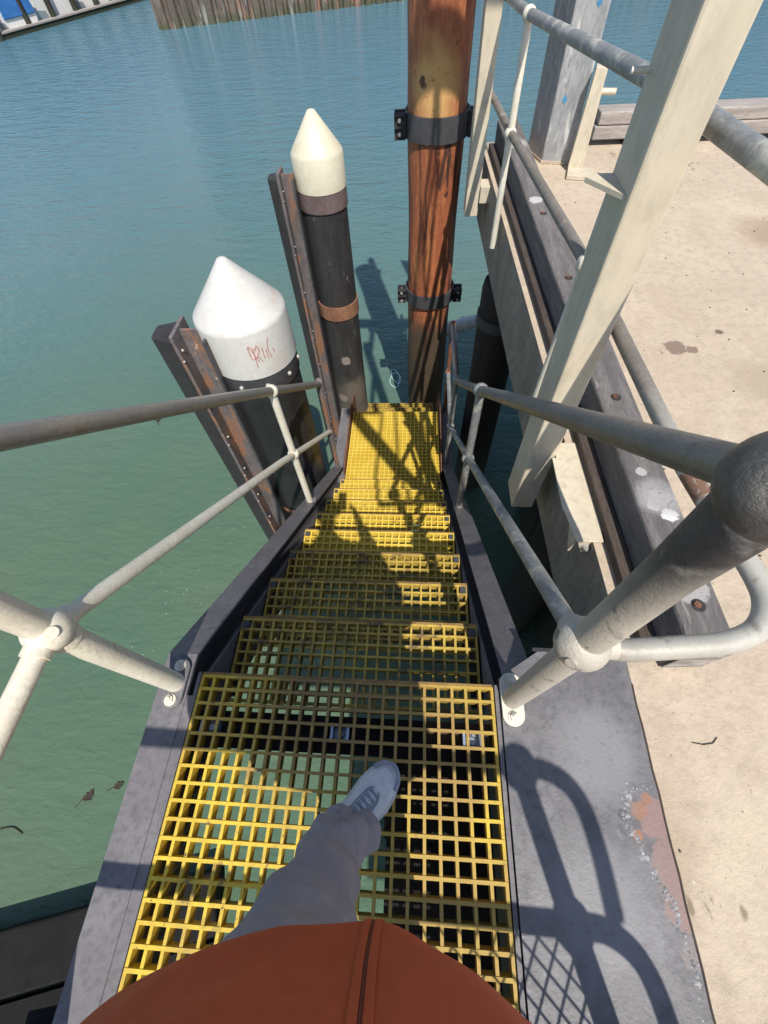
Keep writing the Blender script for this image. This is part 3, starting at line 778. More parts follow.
# stringers: box-like channel with wide top flange
def stringer(s):
    x0, x1 = (0.53, 0.635) if s > 0 else (-0.635, -0.53)
    top = [(-1.5,0.004),(0.335,0.004),(2.78,-2.015),(3.66,-2.015)]
    if s > 0: top = [(0.30,0.0),(0.335,-0.02),(2.78,-2.015),(3.66,-2.015)]
    mb = MB()
    def sweep(prof):
        # prof: (x, dz) closed polygon swept along the top line
        k = len(prof); vs_ = []
        for (y, z) in top:
            for (x, dz) in prof: vs_.append((x, y, z+dz))
        fs = []
        for i in range(len(top)-1):
            for j in range(k):
                j2 = (j+1) % k
                fs.append((i*k+j, (i+1)*k+j, (i+1)*k+j2, i*k+j2))
        fs.append(tuple(range(k))); fs.append(tuple(range((len(top)-1)*k, len(top)*k))[::-1])
        mb._a(vs_, fs)
    xi, xo = (x0, x1) if s > 0 else (x1, x0)
    web = xo-s*0.012
    ii = s*0.503
    # channel: flange top, web on the outer side, flange bottom
    sweep([(xi,0),(xo,0),(xo,-0.30),(xi,-0.30),(xi,-0.288),(web,-0.288),(web,-0.012),(xi,-0.012)])
    return mb
for s in (-1,1):
    o = stringer(s).build('stringer', M_grey, st)
# inner carrier plates the treads bolt to
for s in (-1,1):
    mb = MB()
    x0, x1 = sorted((s*0.500, s*0.512))
    mb.prism([(x0,0.28,-0.06),(x0,2.70,-2.10),(x0,2.70,-2.36),(x0,0.28,-0.34)], (x1-x0,0,0))
    mb.build('carrier_plate', M_grey, st)
    mb = MB(); mb.box(x0, x1, -1.44, 0.278, -0.25, -0.004); mb.build('landing_side_plate', M_grey, st)
    # rusty kick plate at the lower platform
    mb = MB(); x0, x1 = sorted((s*0.505, s*0.517))
    mb.prism([(x0,2.72,ZP-0.25),(x0,2.72,ZP+0.06),(x0,3.60,ZP+0.13),(x0,3.98,ZP-0.02),(x0,4.2,ZP-0.4),(x0,4.1,ZP-0.65)], (x1-x0,0,0))
    mb.build('kick_plate', M_rust, st)
mb = MB(); mb.box(-0.5295,-0.4975,-1.5,0.20,-0.008,0.0015); mb.build('edge_strip', M_grey, st)
# cross beams below the landing
for yy, lab in ((0.11,'cross_beam'),(-0.62,'cross_beam'),(-1.3,'cross_beam')):
    mb = MB(); mb.box(-0.497,0.497,yy-0.055,yy+0.055,-0.058,-0.050); mb.box(-0.497,0.497,yy-0.006,yy+0.006,-0.22,-0.0582); mb.build(lab, M_rubber, st)
for x in (-0.43,0.0,0.42):
    mb = MB()
    for dx_ in (-0.026,0.026): mb.box(x+dx_-0.004,x+dx_+0.004,0.088,0.136,-0.049,-0.006)
    mb.box(x-0.030,x+0.030,0.090,0.134,-0.0495,-0.046)
    mb.tube([(x,0.112,-0.046),(x,0.112,-0.030)], 0.011, 8)
    mb.build('grating_clip', M_clip, st)

# grey plate between grating and concrete
sp = thing('steel_plate', (0.72,-0.5,0), 'scuffed dark grey steel plate with a rusty bare patch between grating and concrete', 'steel plate')
mb = MB()
mb.prism([(0.5165,-3.0,0.002),(0.943,-3.0,0.002),(0.943,0.392,0.002),(0.655,0.392,0.002),(0.5165,0.30,0.002)], (0,0,-0.012))
mb.build('plate', M_plate, sp)
mb = MB(); mb.box(0.640,0.944,0.393,0.405,-0.25,0.0); mb.build('end_lip', M_rubber, sp)
mb = MB()
rng = random.Random(3)
# weld spatter along the bare patch and the plate border
path = [(0.862,0.012),(0.845,-0.02),(0.832,-0.06),(0.845,-0.10),(0.862,-0.14),(0.88,-0.18),(0.902,-0.215),(0.915,-0.25),(0.918,-0.30),(0.925,-0.36),(0.93,-0.43),(0.932,-0.52)]
for i in range(len(path)-1):
    for k in range(13):
        t_ = rng.random()
        x = path[i][0]*(1-t_)+path[i+1][0]*t_+rng.gauss(0,0.006); y = path[i][1]*(1-t_)+path[i+1][1]*t_+rng.gauss(0,0.006)
        if x > 0.938: continue
        mb.ball((x,y,0.001), rng.uniform(0.002,0.0078), 8, 0.4)
for k in range(60):
    x = 0.87+rng.random()*0.06; y = 0.0+rng.random()*0.04
    mb.ball((x,y,0.001), rng.uniform(0.001,0.004), 6, 0.5)
structure(mb.build('weld_spatter', M_slag, sp), 'stuff')
mb = MB(); 
pts = [(0.9435+0.0015*math.sin(i*2.3), -3+i*0.06, 0.001) for i in range(56)]
mb.tube(pts, 0.0035, 6); mb.build('rusty_joint', M_jointshade, sp)

# ------------------------------------------------------------------ handrails
def flange(parent, x, y, z, along=0.13, mtl=None):
    mb = MB()
    K = []
    for k in range(24):
        an = 2*PI*k/24
        K.append((x+0.035*math.cos(an), y+(0.045 if math.sin(an) > 0 else -0.045)+0.035*math.sin(an), z+0.0045))
    mb.prism(K, (0,0,0.012))
    o = mb.build('base_flange', mtl or M_pipe, parent, 0.002)
    for s in (-1,1):
        mb = MB(); bolt_mb(mb, (x,y+s*0.055,z+0.0165), (0,0,1), 0.013, 0.010); mb.build('bolt', M_pipe, o)
def up_post(parent, x, y, z0, z1, zm, r=0.021, mtl=None, lean=(0,0), ballr=0.036, name='post'):
    mtl = mtl or M_pipe
    mb = MB(); mb.tube([(x,y,z0),(x+lean[0]*0.5,y+lean[1]*0.5,(z0+z1)/2),(x+lean[0],y+lean[1],z1)], r, 20)
    o = mb.build(name, mtl, parent)
    mb = MB(); mb.ball((x,y,zm), ballr); mb.ball((x,y,z1), ballr)
    each(mb, 'ball_joint', mtl, o)
    return o

RB = 0.0255
# right handrail
xr = 0.565; yr = 0.235
hr = thing('handrail', (xr,yr,0), 'thick galvanised stair handrail with worn dark top rail and bent end on the right', 'handrail', 'stair handrails')
flange(hr, xr-0.015, yr, 0.002)
mb = MB(); mb.tube([(xr-0.015,yr,0.015),(xr,yr+0.01,0.6),(xr+0.012,yr+0.025,0.95),(xr+0.012,yr+0.025,1.13)], [0.031,0.033,0.034,0.040], 32); nw = mb.build('newel_post', M_cast, hr)
mb = MB(); mb.ball((xr-0.003,yr+0.012,0.63), 0.054, 32); mb.build('ball_joint', M_cast, nw)
mb = MB(); mb.ball((xr+0.014,yr+0.022,1.150), 0.058, 40); mb.build('top_ball', M_darkball, nw)
mb = MB(); mb.tube([(xr+0.014,yr+0.03,1.15),(xr,1.74,-0.045),(xr,2.84,-0.92),(xr,3.62,-0.92)], RB, 24); mb.build('top_rail', M_handdark, hr)
mb = MB(); mb.tube([(xr,yr+0.012,0.62),(xr,1.66,-0.53),(xr,2.84,-1.47),(xr,3.62,-1.47)], 0.0215, 24); mb.build('mid_rail', M_galv, hr)
o = up_post(hr, xr, 1.74, -1.16, -0.045, -0.60, 0.023, M_galv, ballr=0.04)
up_post(hr, xr, 2.86, ZP-0.02, -0.92, -1.47, 0.022, M_galv, ballr=0.036)
up_post(hr, xr, 3.62, ZP-0.02, -0.92, -1.47, 0.021, M_rust, ballr=0.034)
mb = MB(); mb.box(xr-0.04,xr+0.04,1.70,1.78,-1.172,-1.160); mb.build('base_plate', M_grey, hr)
for (px_, py_, pz_, dirs, nm_par, mt_) in ((xr-0.003,yr+0.012,0.63,((1,0,-0.02),(-0.02,-0.02,-1),(0,0.78,-0.62)),hr,M_cast),):
    c0 = Vector((px_,py_,pz_))
    for d_ in dirs:
        d_ = Vector(d_).normalized(); mb = MB(); mb.tube([c0+d_*0.04,c0+d_*0.062], 0.0375 if d_.z < -0.9 else 0.029, 28); mb.build('collar', mt_, nm_par)
    q = Vector((-0.6,-0.75,0.25)).normalized(); mb = MB(); mb.tube([c0+q*0.045,c0+q*0.0575], 0.011, 16); mb.build('set_screw', M_cast, nm_par)
# left handrail
xl = -0.575; yl = 0.235
hl = thing('handrail', (xl,yl,0), 'cream painted stair handrail on the open water side at the left', 'handrail', 'stair handrails')
flange(hl, xl+0.005, yl, 0.006, mtl=M_grey)
mb = MB(); mb.tube([(xl+0.005,yl,0.015),(xl,yl,1.13)], 0.031, 28); nw = mb.build('newel_post', M_pipe, hl)
mb = MB(); mb.ball((xl,yl,0.615), 0.05, 32); mb.ball((xl,yl,1.14), 0.05, 32); each(mb, 'ball_joint', M_pipe, nw)
mb = MB(); mb.tube([(xl,yl,1.15),(xl,1.6,0.06),(xl,2.70,-0.83)], RB, 24); mb.build('top_rail', M_hand, hl)
mb = MB(); mb.tube([(xl,yl,0.615),(xl,1.58,-0.46),(xl,2.74,-1.43)], 0.0215, 24); mb.build('mid_rail', M_pipe, hl)
mb = MB(); mb.tube([(xl,yl,0.615),(xl,-0.70,0.615)], 0.0235, 24); mb.build('landing_mid_rail', M_pipe, hl)
mb = MB(); mb.tube([(xl,yl,1.14),(xl,-0.70,1.14)], RB, 24); mb.build('landing_top_rail', M_hand, hl)
up_post(hl, xl, 1.78, -1.19, -0.085, -0.62, 0.023, M_pipe, ballr=0.038)
up_post(hl, xl, 2.74, -2.03, -0.84, -1.43, 0.021, M_rustgrey, ballr=0.034)
mb = MB(); mb.box(xl-0.04,xl+0.04,1.74,1.82,-1.205,-1.190); mb.build('base_plate', M_grey, hl)

c0 = Vector((xl,yl,0.615))
for d_, rr_ in (((0,0,-1),0.036),((0,-1,0),0.029),((0,0.80,-0.60),0.0275)):
    d_ = Vector(d_).normalized(); mb = MB(); mb.tube([c0+d_*0.038,c0+d_*0.060], rr_, 28); mb.build('collar', M_pipe, hl)
mb = MB(); q = Vector((0.75,-0.25,0.62)).normalized(); mb.tube([c0+q*0.042,c0+q*0.054], 0.013, 16); mb.build('set_screw', M_pipe, hl)
# wharf guard rail, bends round to the right newel
gr = thing('guard_rail', (0.85,1.72,-0.17), 'galvanised two bar guard rail on ball posts along the wharf edge', 'guard rail')
mid = [(xr,yr+0.02,0.60),(0.66,0.245,0.60),(0.76,0.255,0.60),(0.86,0.268,0.60),(0.935,0.30,0.60),(0.975,0.36,0.60),(0.975,0.44,0.60),(0.95,0.56,0.60),(0.925,0.72,0.60),(0.900,1.2,0.60),(0.875,1.72,0.60),(0.80,3.5,0.49),(0.755,4.6,0.45)]
sm = []
sm = [Vector(mid[0])]+smooth_path(mid[1:9], 6)+[Vector(p) for p in mid[9:]]
mb = MB(); mb.tube(sm, 0.0235, 24); mb.build('mid_rail', M_aged, gr)
tp = [(0.975,0.44,1.12),(0.965,0.60,1.12),(0.94,1.0,1.12),(0.882,1.72,1.11),(0.80,3.5,0.985),(0.755,4.6,0.94)]
loop = [(0.60,0.258,1.13),(0.70,0.262,1.125),(0.82,0.272,1.12),(0.92,0.305,1.12),(0.970,0.37,1.12),(0.975,0.44,1.12)]
mb = MB(); mb.tube([(0.85,1.72,-0.17),(0.872,1.72,0.6),(0.884,1.72,1.10)], 0.021, 20); o = mb.build('post', M_pipe, gr)
mb = MB(); mb.ball((0.87,1.72,0.60), 0.037); mb.build('ball_joint', M_pipe, o)
up_post(gr, 0.795, 3.5, -0.19, 0.985, 0.49, 0.022, M_pipe, ballr=0.037)
mb = MB(); mb.tube([Vector(p) for p in tp[:]], 0.0255, 24); mb.build('top_rail', M_galv, gr)

# rear gate frame behind the photographer, seen only by its shadow
gt = thing('landing_gate', (0.77,-0.74,0), 'steel pipe gate with wire mesh and curved rail ends across the back of the landing', 'gate')
nx_, ny_ = 0.775, -0.745
mb = MB(); mb.tube([(nx_,ny_,0.0),(nx_,ny_,1.16)], 0.03, 20); mb.build('newel_post', M_galv, gt)
mb = MB(); mb.ball((nx_,ny_,0.66), 0.05); mb.ball((nx_,ny_,1.16), 0.055); each(mb, 'ball_joint', M_galv, gt)
for zz, nm in ((1.16,'top_rail'),(0.66,'mid_rail')):
    lp = [(nx_+0.02,ny_,zz),(nx_+0.08,ny_-0.005,zz),(nx_+0.14,ny_-0.04,zz),(nx_+0.175,ny_-0.10,zz),(nx_+0.195,ny_-0.2,zz),(nx_+0.205,ny_-0.32,zz)]
    mb = MB(); mb.tube(smooth_path(lp,6), 0.024, 16); mb.tube([(nx_,ny_,zz),(xl,ny_+0.03,zz)], 0.024, 16); mb.build(nm, M_galv, gt)
mb = MB(); mb.tube([(xl,ny_+0.03,0.01),(xl,ny_+0.03,1.16)], 0.026, 16); mb.build('hinge_post', M_galv, gt)
mb = MB()
for k in range(-6, 20):
    x = nx_-0.45+k*0.05
    for s in (-1,1):
        xa, xb = x, x+s*0.30
        za, zb = 0.06, 0.62
        # clip to the panel
        pa = Vector((xa,ny_,za)); pb = Vector((xb,ny_,zb))
        def clip(p, q, lo, hi):
            d = q-p; t0, t1 = 0.0, 1.0
            if abs(d.x) > 1e-6:
                ta, tb = sorted(((lo-p.x)/d.x, (hi-p.x)/d.x)); t0 = max(t0,ta); t1 = min(t1,tb)
            return (p+d*t0, p+d*t1) if t1 > t0+0.02 else None
        cc = clip(pa, pb, nx_-0.42, nx_-0.02)
        if cc: mb.tube(list(cc), 0.0035, 5)
mb.build('wire_mesh', M_galv, gt)

# ------------------------------------------------------------------ wharf posts
def box_post(x0, x1, y0, y1, zb, zt, label, brk):
    t = thing('steel_post', ((x0+x1)/2,(y0+y1)/2,zb), label, 'steel post', 'cream steel posts bolted to the wharf edge')
    mb = MB(); mb.box(x0,x1,y0,y1,zb,zt); mb.build('shaft', M_post, t, 0.008)
    return t
def bracket(parent, x0, x1, y0, y1, z):
    mb = MB(); mb.box(x0,x1,y0,y1,z-0.008,z+0.008)
    mb.build('bracket', M_post, parent, 0.002)
p1 = box_post(0.742,0.852,1.25,1.42,-0.41,4.4,'wide cream painted steel post close up, rising from the wharf edge beside the stairs',1)
# horizontal gusset on its left face at rail height
mb = MB(); mb.prism([(0.7415,1.27,0.99),(0.7415,1.41,0.99),(0.69,1.41,0.99),(0.665,1.39,0.99)], (0,0,0.012)); mb.build('gusset_plate', M_post, p1)
mb = MB(); mb.tube([(0.75,1.40,1.20),(0.70,1.40,1.20)], 0.007, 10); mb.build('pin', M_pipe, p1)
mb = MB(); mb.prism([(0.835,0.985,0.0055),(0.865,0.82,0.0055),(0.965,0.82,0.0055),(1.0,1.33,0.0055),(0.853,1.33,0.0055),(0.853,1.24,0.0055),(0.835,1.24,0.0055)], (0,0,0.008)); mb.build('cover_plate', M_post, p1, 0.002)
mb = MB(); mb.prism([(0.868,0.83,0.005),(0.938,0.83,0.005),(0.938,0.83,-0.14)], (0,0.010,0)); mb.prism([(0.868,0.842,0.004),(0.868,0.97,0.004),(0.868,0.842,-0.11)], (0.010,0,0)); mb.build('fixing_bracket', M_post, p1)
mb = MB(); bolt_mb(mb, (0.918,0.829,-0.045), (0,-1,0), 0.011); mb.build('bolt', M_bolt, p1)
p2 = box_post(0.625,0.735,4.2,4.36,-0.27,4.4,'slim looking cream steel post at the far corner of the wharf beside the brown pile',2)
mb = MB(); mb.box(0.7355,0.83,4.17,4.33,-0.16,-0.04); mb.build('fixing_bracket', M_post, p2, 0.004)
# added overhead frame, out of view, placed to throw the crossing shadows
ha = thing('shadow_frame', (0.9,1.2,3.0), 'added overhead cream bars between the tops of the wharf posts, casting the crossing shadows', 'shadow caster')
def seg(mb, p, q, r_): mb.tube([p,q], r_, 10)
mb = MB(); seg(mb,(0.90,-0.3,3.72),(0.86,1.24,3.72),0.04); mb.build('arm', M_post, ha)
mb = MB(); mb.box(0.35,1.55,2.30,2.50,3.70,3.84); mb.build('cross_beam', M_post, ha)  # added beam, unseen, for the arched shadow on the brown pile
mb = MB(); mb.box(0.76,0.84,1.43,4.19,3.86,3.94); mb.build('tie_beam', M_post, ha)
mb = MB(); seg(mb,(1.10,-0.3,1.90),(0.58,-0.3,3.72),0.08); seg(mb,(0.58,-0.3,3.72),(0.92,-0.3,3.72),0.05); mb.build('main_brace', M_post, ha)
mb = MB(); seg(mb,(0.56,-0.3,1.82),(1.02,-0.3,1.88),0.024); seg(mb,(0.56,-0.3,1.82),(0.95,-0.3,3.70),0.016); seg(mb,(0.85,-0.3,1.86),(1.10,-0.3,3.70),0.016); mb.build('thin_brace', M_post, ha)
mb = MB(); mb.tube(smooth_path([(0.95,2.34,3.70),(0.93,2.34,3.3),(0.86,2.34,2.6),(0.80,2.34,1.75)]), 0.016, 8); mb.tube(smooth_path([(0.97,2.34,3.70),(0.97,2.34,3.2),(0.90,2.34,2.6),(0.93,2.34,1.95),(0.96,2.34,2.4),(1.0,2.34,3.2)]), 0.014, 8)
tag(mb.build('hanging_rope', M_drope), 'dark rope loops hung from the added overhead frame for their shadow on the pile', 'rope')

# zinc box post with blue marks, standing on the deck
zp = thing('zinc_post', (1.4,4.6,0), 'square grey zinc coated post with blue paint marks standing on the far deck corner', 'steel post')
zx = [(1.175,4.79),(1.255,4.49),(1.475,4.43),(1.395,4.73)]
mb = MB(); mb.prism([(x,y,0.002) for x,y in zx], (0,0,3.6)); mb.build('shaft', M_concpost, zp, 0.01)
mb = MB(); mb.prism([(x+(x-1.32)*0.08,y+(y-4.61)*0.08,0.0022) for x,y in zx], (0,0,0.018)); mb.build('mortar_bed', M_conc, zp)
dirv = Vector((1.475-1.255,4.43-4.49,0)).normalized(); nf = Vector((dirv.y,-dirv.x,0))
A0 = Vector((1.255,4.49,0))
mb = MB()
for (u_, z_, s_) in ((0.075,0.40,0.020),(0.155,0.88,0.018),(0.04,1.15,0.012)):
    c0 = A0+dirv*u_+Vector((0,0,z_))+nf*0.002
    mb._a([c0-dirv*s_, c0+Vector((0,0,-s_*1.4)), c0+dirv*s_*0.9, c0+Vector((0,0,s_*1.6))], [(0,1,2,3)])
each(mb, 'blue_mark', M_blue, zp)
cs = thing('cream_bracket_post', (1.5,4.25,0), 'short cream steel bracket post on a rust edged foot behind the grey zinc post', 'bracket post')
mb = MB(); mb.prism([(1.435,4.30,0.03),(1.545,4.27,0.03),(1.535,4.30,0.60),(1.46,4.32,0.60)], (0.02,0.09,0)); mb.build('upright', M_post, cs, 0.004)
mb = MB(); mb.prism([(1.40,4.14,0.0025),(1.60,4.09,0.0025),(1.64,4.26,0.0025),(1.44,4.31,0.0025)], (0,0,0.03)); mb.build('foot_plate', M_post, cs, 0.003)
mb = MB(); mb.tube([(1.53,4.33,0.47),(1.64,4.31,0.47)], 0.02, 12); mb.build('peg', M_post, cs)

# ------------------------------------------------------------------ kerb timbers
kb = thing('kerb_timber', (1.05,2.5,0), 'long dark weathered timber kerb with white paint splashes along the wharf edge', 'timber kerb')
def kx(y, off): return dx(y)+off
mb = MB()
q = [(0.355,0.10,0.235),(4.85,0.115,0.245)]
mb.prism([(kx(0.36,0.095),0.36,0.0045),(kx(4.85,0.095),4.85,0.0045),(kx(4.85,0.27),4.85,0.0045),(kx(0.36,0.235),0.37,0.0045)], (0,0,0.196))
beam = mb.build('beam', M_timber, kb, 0.012)
mb = MB(); mb.prism([(kx(0.42,0.04),0.42,0.0045),(kx(4.8,0.04),4.8,0.0045),(kx(4.8,0.092),4.8,0.0045),(kx(0.42,0.092),0.42,0.0045)], (0,0,0.05)); mb.build('kerb_shadow_strip', M_jointshade, kb, 0.006)  # dark strip laid on the deck to widen the kerb's shadow
mb = MB(); mb.prism([(kx(0.36,0.10),0.357,0.01),(kx(0.36,0.232),0.367,0.01),(kx(0.36,0.232),0.367,0.19),(kx(0.36,0.10),0.357,0.19)], (0,-0.004,0)); mb.build('painted_end', M_timber_end, beam)
mb = MB()
for y in (0.50,1.42,2.35,3.1,4.1):
    x = kx(y,0.165)
    mb.lathe([(0.021,0.2008),(0.021,0.2025)], x, y, 16)
each(mb, 'bolt_recess', M_rubber, beam)
mb = MB()
for y in (0.50,1.42,2.35,3.1,4.1):
    x = kx(y,0.165)-0.005
    mb.tube([(x,y,0.2026),(x,y,0.209)], 0.011, 8)
each(mb, 'bolt', M_rust, beam)
k2 = thing('kerb_timber', (2.5,4.95,0), 'pale grey double timber kerb across the far end of the deck', 'timber kerb')
mb = MB(); mb.box(1.72,14,4.80,5.0,0.045,0.135); mb.build('lower_beam', M_timber_lt, k2, 0.01)
mb = MB(); mb.box(1.74,14,4.81,5.01,0.139,0.225); mb.build('upper_beam', M_timber_lt, k2, 0.01)
mb = MB()
for x in (2.0,2.9,3.8): mb.box(x,x+0.12,4.82,4.98,0.0045,0.0445)
each(mb, 'packer', M_dark, k2)

# ------------------------------------------------------------------ low structure at lower left
lb = thing('fender_whaler', (-3.2,-1.5,-3.1), 'black timber whaler beam just above the water at the bottom left corner', 'timber beam')
mb = MB(); A = Vector((-1.4,-0.74,-3.08)); Bv = Vector((-7.0,-2.35,-3.08)); off = Vector((0.12,-0.40,0))
mb.prism([A,Bv,Bv+off,A+off], (0,0,-0.5)); mb.build('beam', M_black, lb, 0.02)
mb = MB(); A2 = A+Vector((0.1,-0.45,-0.08)); B2 = Bv+Vector((0.1,-0.45,-0.08)); mb.prism([A2,B2,B2+Vector((0.9,-3.6,0)),A2+Vector((0.9,-3.6,0))], (0,0,-0.3)); mb.build('lower_decking', M_black, lb)
lp = thing('grey_locker', (-2.5,-2.0,-3.1), 'small grey painted steel box top beside the black whaler at the bottom left', 'steel box')
mb = MB(); mb.prism([(-2.62,-1.80,-2.95),(-2.26,-1.72,-2.95),(-2.1,-2.5,-2.95),(-2.5,-2.6,-2.95)], (0,0,-0.2)); mb.build('box', M_concpost, lp, 0.01)
mb = MB(); mb.box(-2.42,-2.34,-2.04,-1.94,-2.949,-2.92); mb.build('latch', M_bolt, lp)

# ------------------------------------------------------------------ floating bits
def leaf(x, y, z, s, ang, label, bend=0.3):
    mb = MB(); pts = []
    K = 7
    for i in range(K+1):
        t_ = i/K; hw = s*0.30*math.sin(PI*min(1,t_*1.05+0.02))**0.8*(1+0.3*math.sin(i*2.7))
        cxx = s*(t_-0.5); cyy = bend*s*(t_-0.5)**2
        pts.append(((cxx,cyy-hw),(cxx,cyy),(cxx,cyy+hw)))
    vs_ = []
    for a_, b_, c_ in pts:
        for q_, dz in ((a_,0.006),(b_,0.0),(c_,0.008)):
            vs_.append((x+q_[0]*math.cos(ang)-q_[1]*math.sin(ang), y+q_[0]*math.sin(ang)+q_[1]*math.cos(ang), z+dz))
    fs = []
    for i in range(K):
        for j in range(2): fs.append((i*3+j,i*3+j+1,(i+1)*3+j+1,(i+1)*3+j))
    mb._a(vs_, fs, True)
    mb.tube([vs_[1], Vector(vs_[1])+Vector((-math.cos(ang),-math.sin(ang),0))*s*0.7], s*0.03, 5)
    return tag(mb.build('floating_leaf', M_leaf), label, 'leaf', 'dead leaves floating on the water')
leaf(-2.60,-0.20,W+0.004,0.10,0.5,'small dark curled leaf floating on the green water, the rounder of the pair')
leaf(-2.86,-0.30,W+0.004,0.12,0.9,'thin dark leaf with a long stalk floating on the green water','leaf')if False else leaf(-2.86,-0.30,W+0.004,0.12,0.9,'thin dark leaf with a long stalk floating left of the round one', 0.8)
leaf(-3.93,4.72,W+0.004,0.13,2.0,'dark leaf floating below the left top rail', 0.2)
mb = MB(); mb.tube(smooth_path([(-3.62,-0.60,W+0.006),(-3.5,-0.58,W+0.008),(-3.38,-0.62,W+0.006)]), 0.006, 5)
tag(mb.build('floating_twig', M_leaf), 'thin curved twig floating on the water near the left edge', 'twig')
mb = MB()
rng = random.Random(11)
for k in range(46):
    t_ = rng.random()
    x = -1.9-1.3*t_+rng.gauss(0,0.25); y = 3.0-1.9*t_+rng.gauss(0,0.28)
    mb.ball((x,y,W+0.002), rng.uniform(0.0025,0.007), 6, 0.3)
f_ = structure(mb.build('foam_flecks', M_foam), 'stuff'); f_['label'] = 'scattered pale foam flecks drifting on the green water'; f_['category'] = 'foam'
# pale rope coil on the water behind the platform
mb = MB()
pp = []
for k in range(26):
    an = k*0.5
    pp.append((-0.115+0.09*math.cos(an)*(1+0.25*math.sin(k*0.9)), 5.60+0.20*math.sin(an*0.93)+k*0.007, W+0.012+0.004*math.sin(k)))
mb.tube(smooth_path(pp,4), 0.007, 6)
tag(mb.build('rope_coil', M_rope), 'pale thin rope floating in loops beside the timber pile', 'rope')
# twig on concrete
mb = MB(); mb.tube([(1.08,0.138,0.002),(1.11,0.134,0.003),(1.14,0.139,0.003),(1.158,0.156,0.002)], 0.0013, 5)
tag(mb.build('twig', M_leaf), 'thin bent twig lying on the concrete right of the steel plate', 'twig')
mb = MB(); rng = random.Random(5)
for k in range(260):
    x = rng.uniform(0.96,3.6); y = rng.uniform(-0.7,4.6)
    if abs(x-(dx(y)+0.17)) < 0.12: continue
    s_ = rng.uniform(0.0015,0.006)
    mb.ball((x,y,0.0005+s_*0.3), s_, 6, 0.7)
f_ = structure(mb.build('grit', M_bare), 'stuff'); f_['label'] = 'loose dark grit scattered over the sandy concrete deck'; f_['category'] = 'grit'

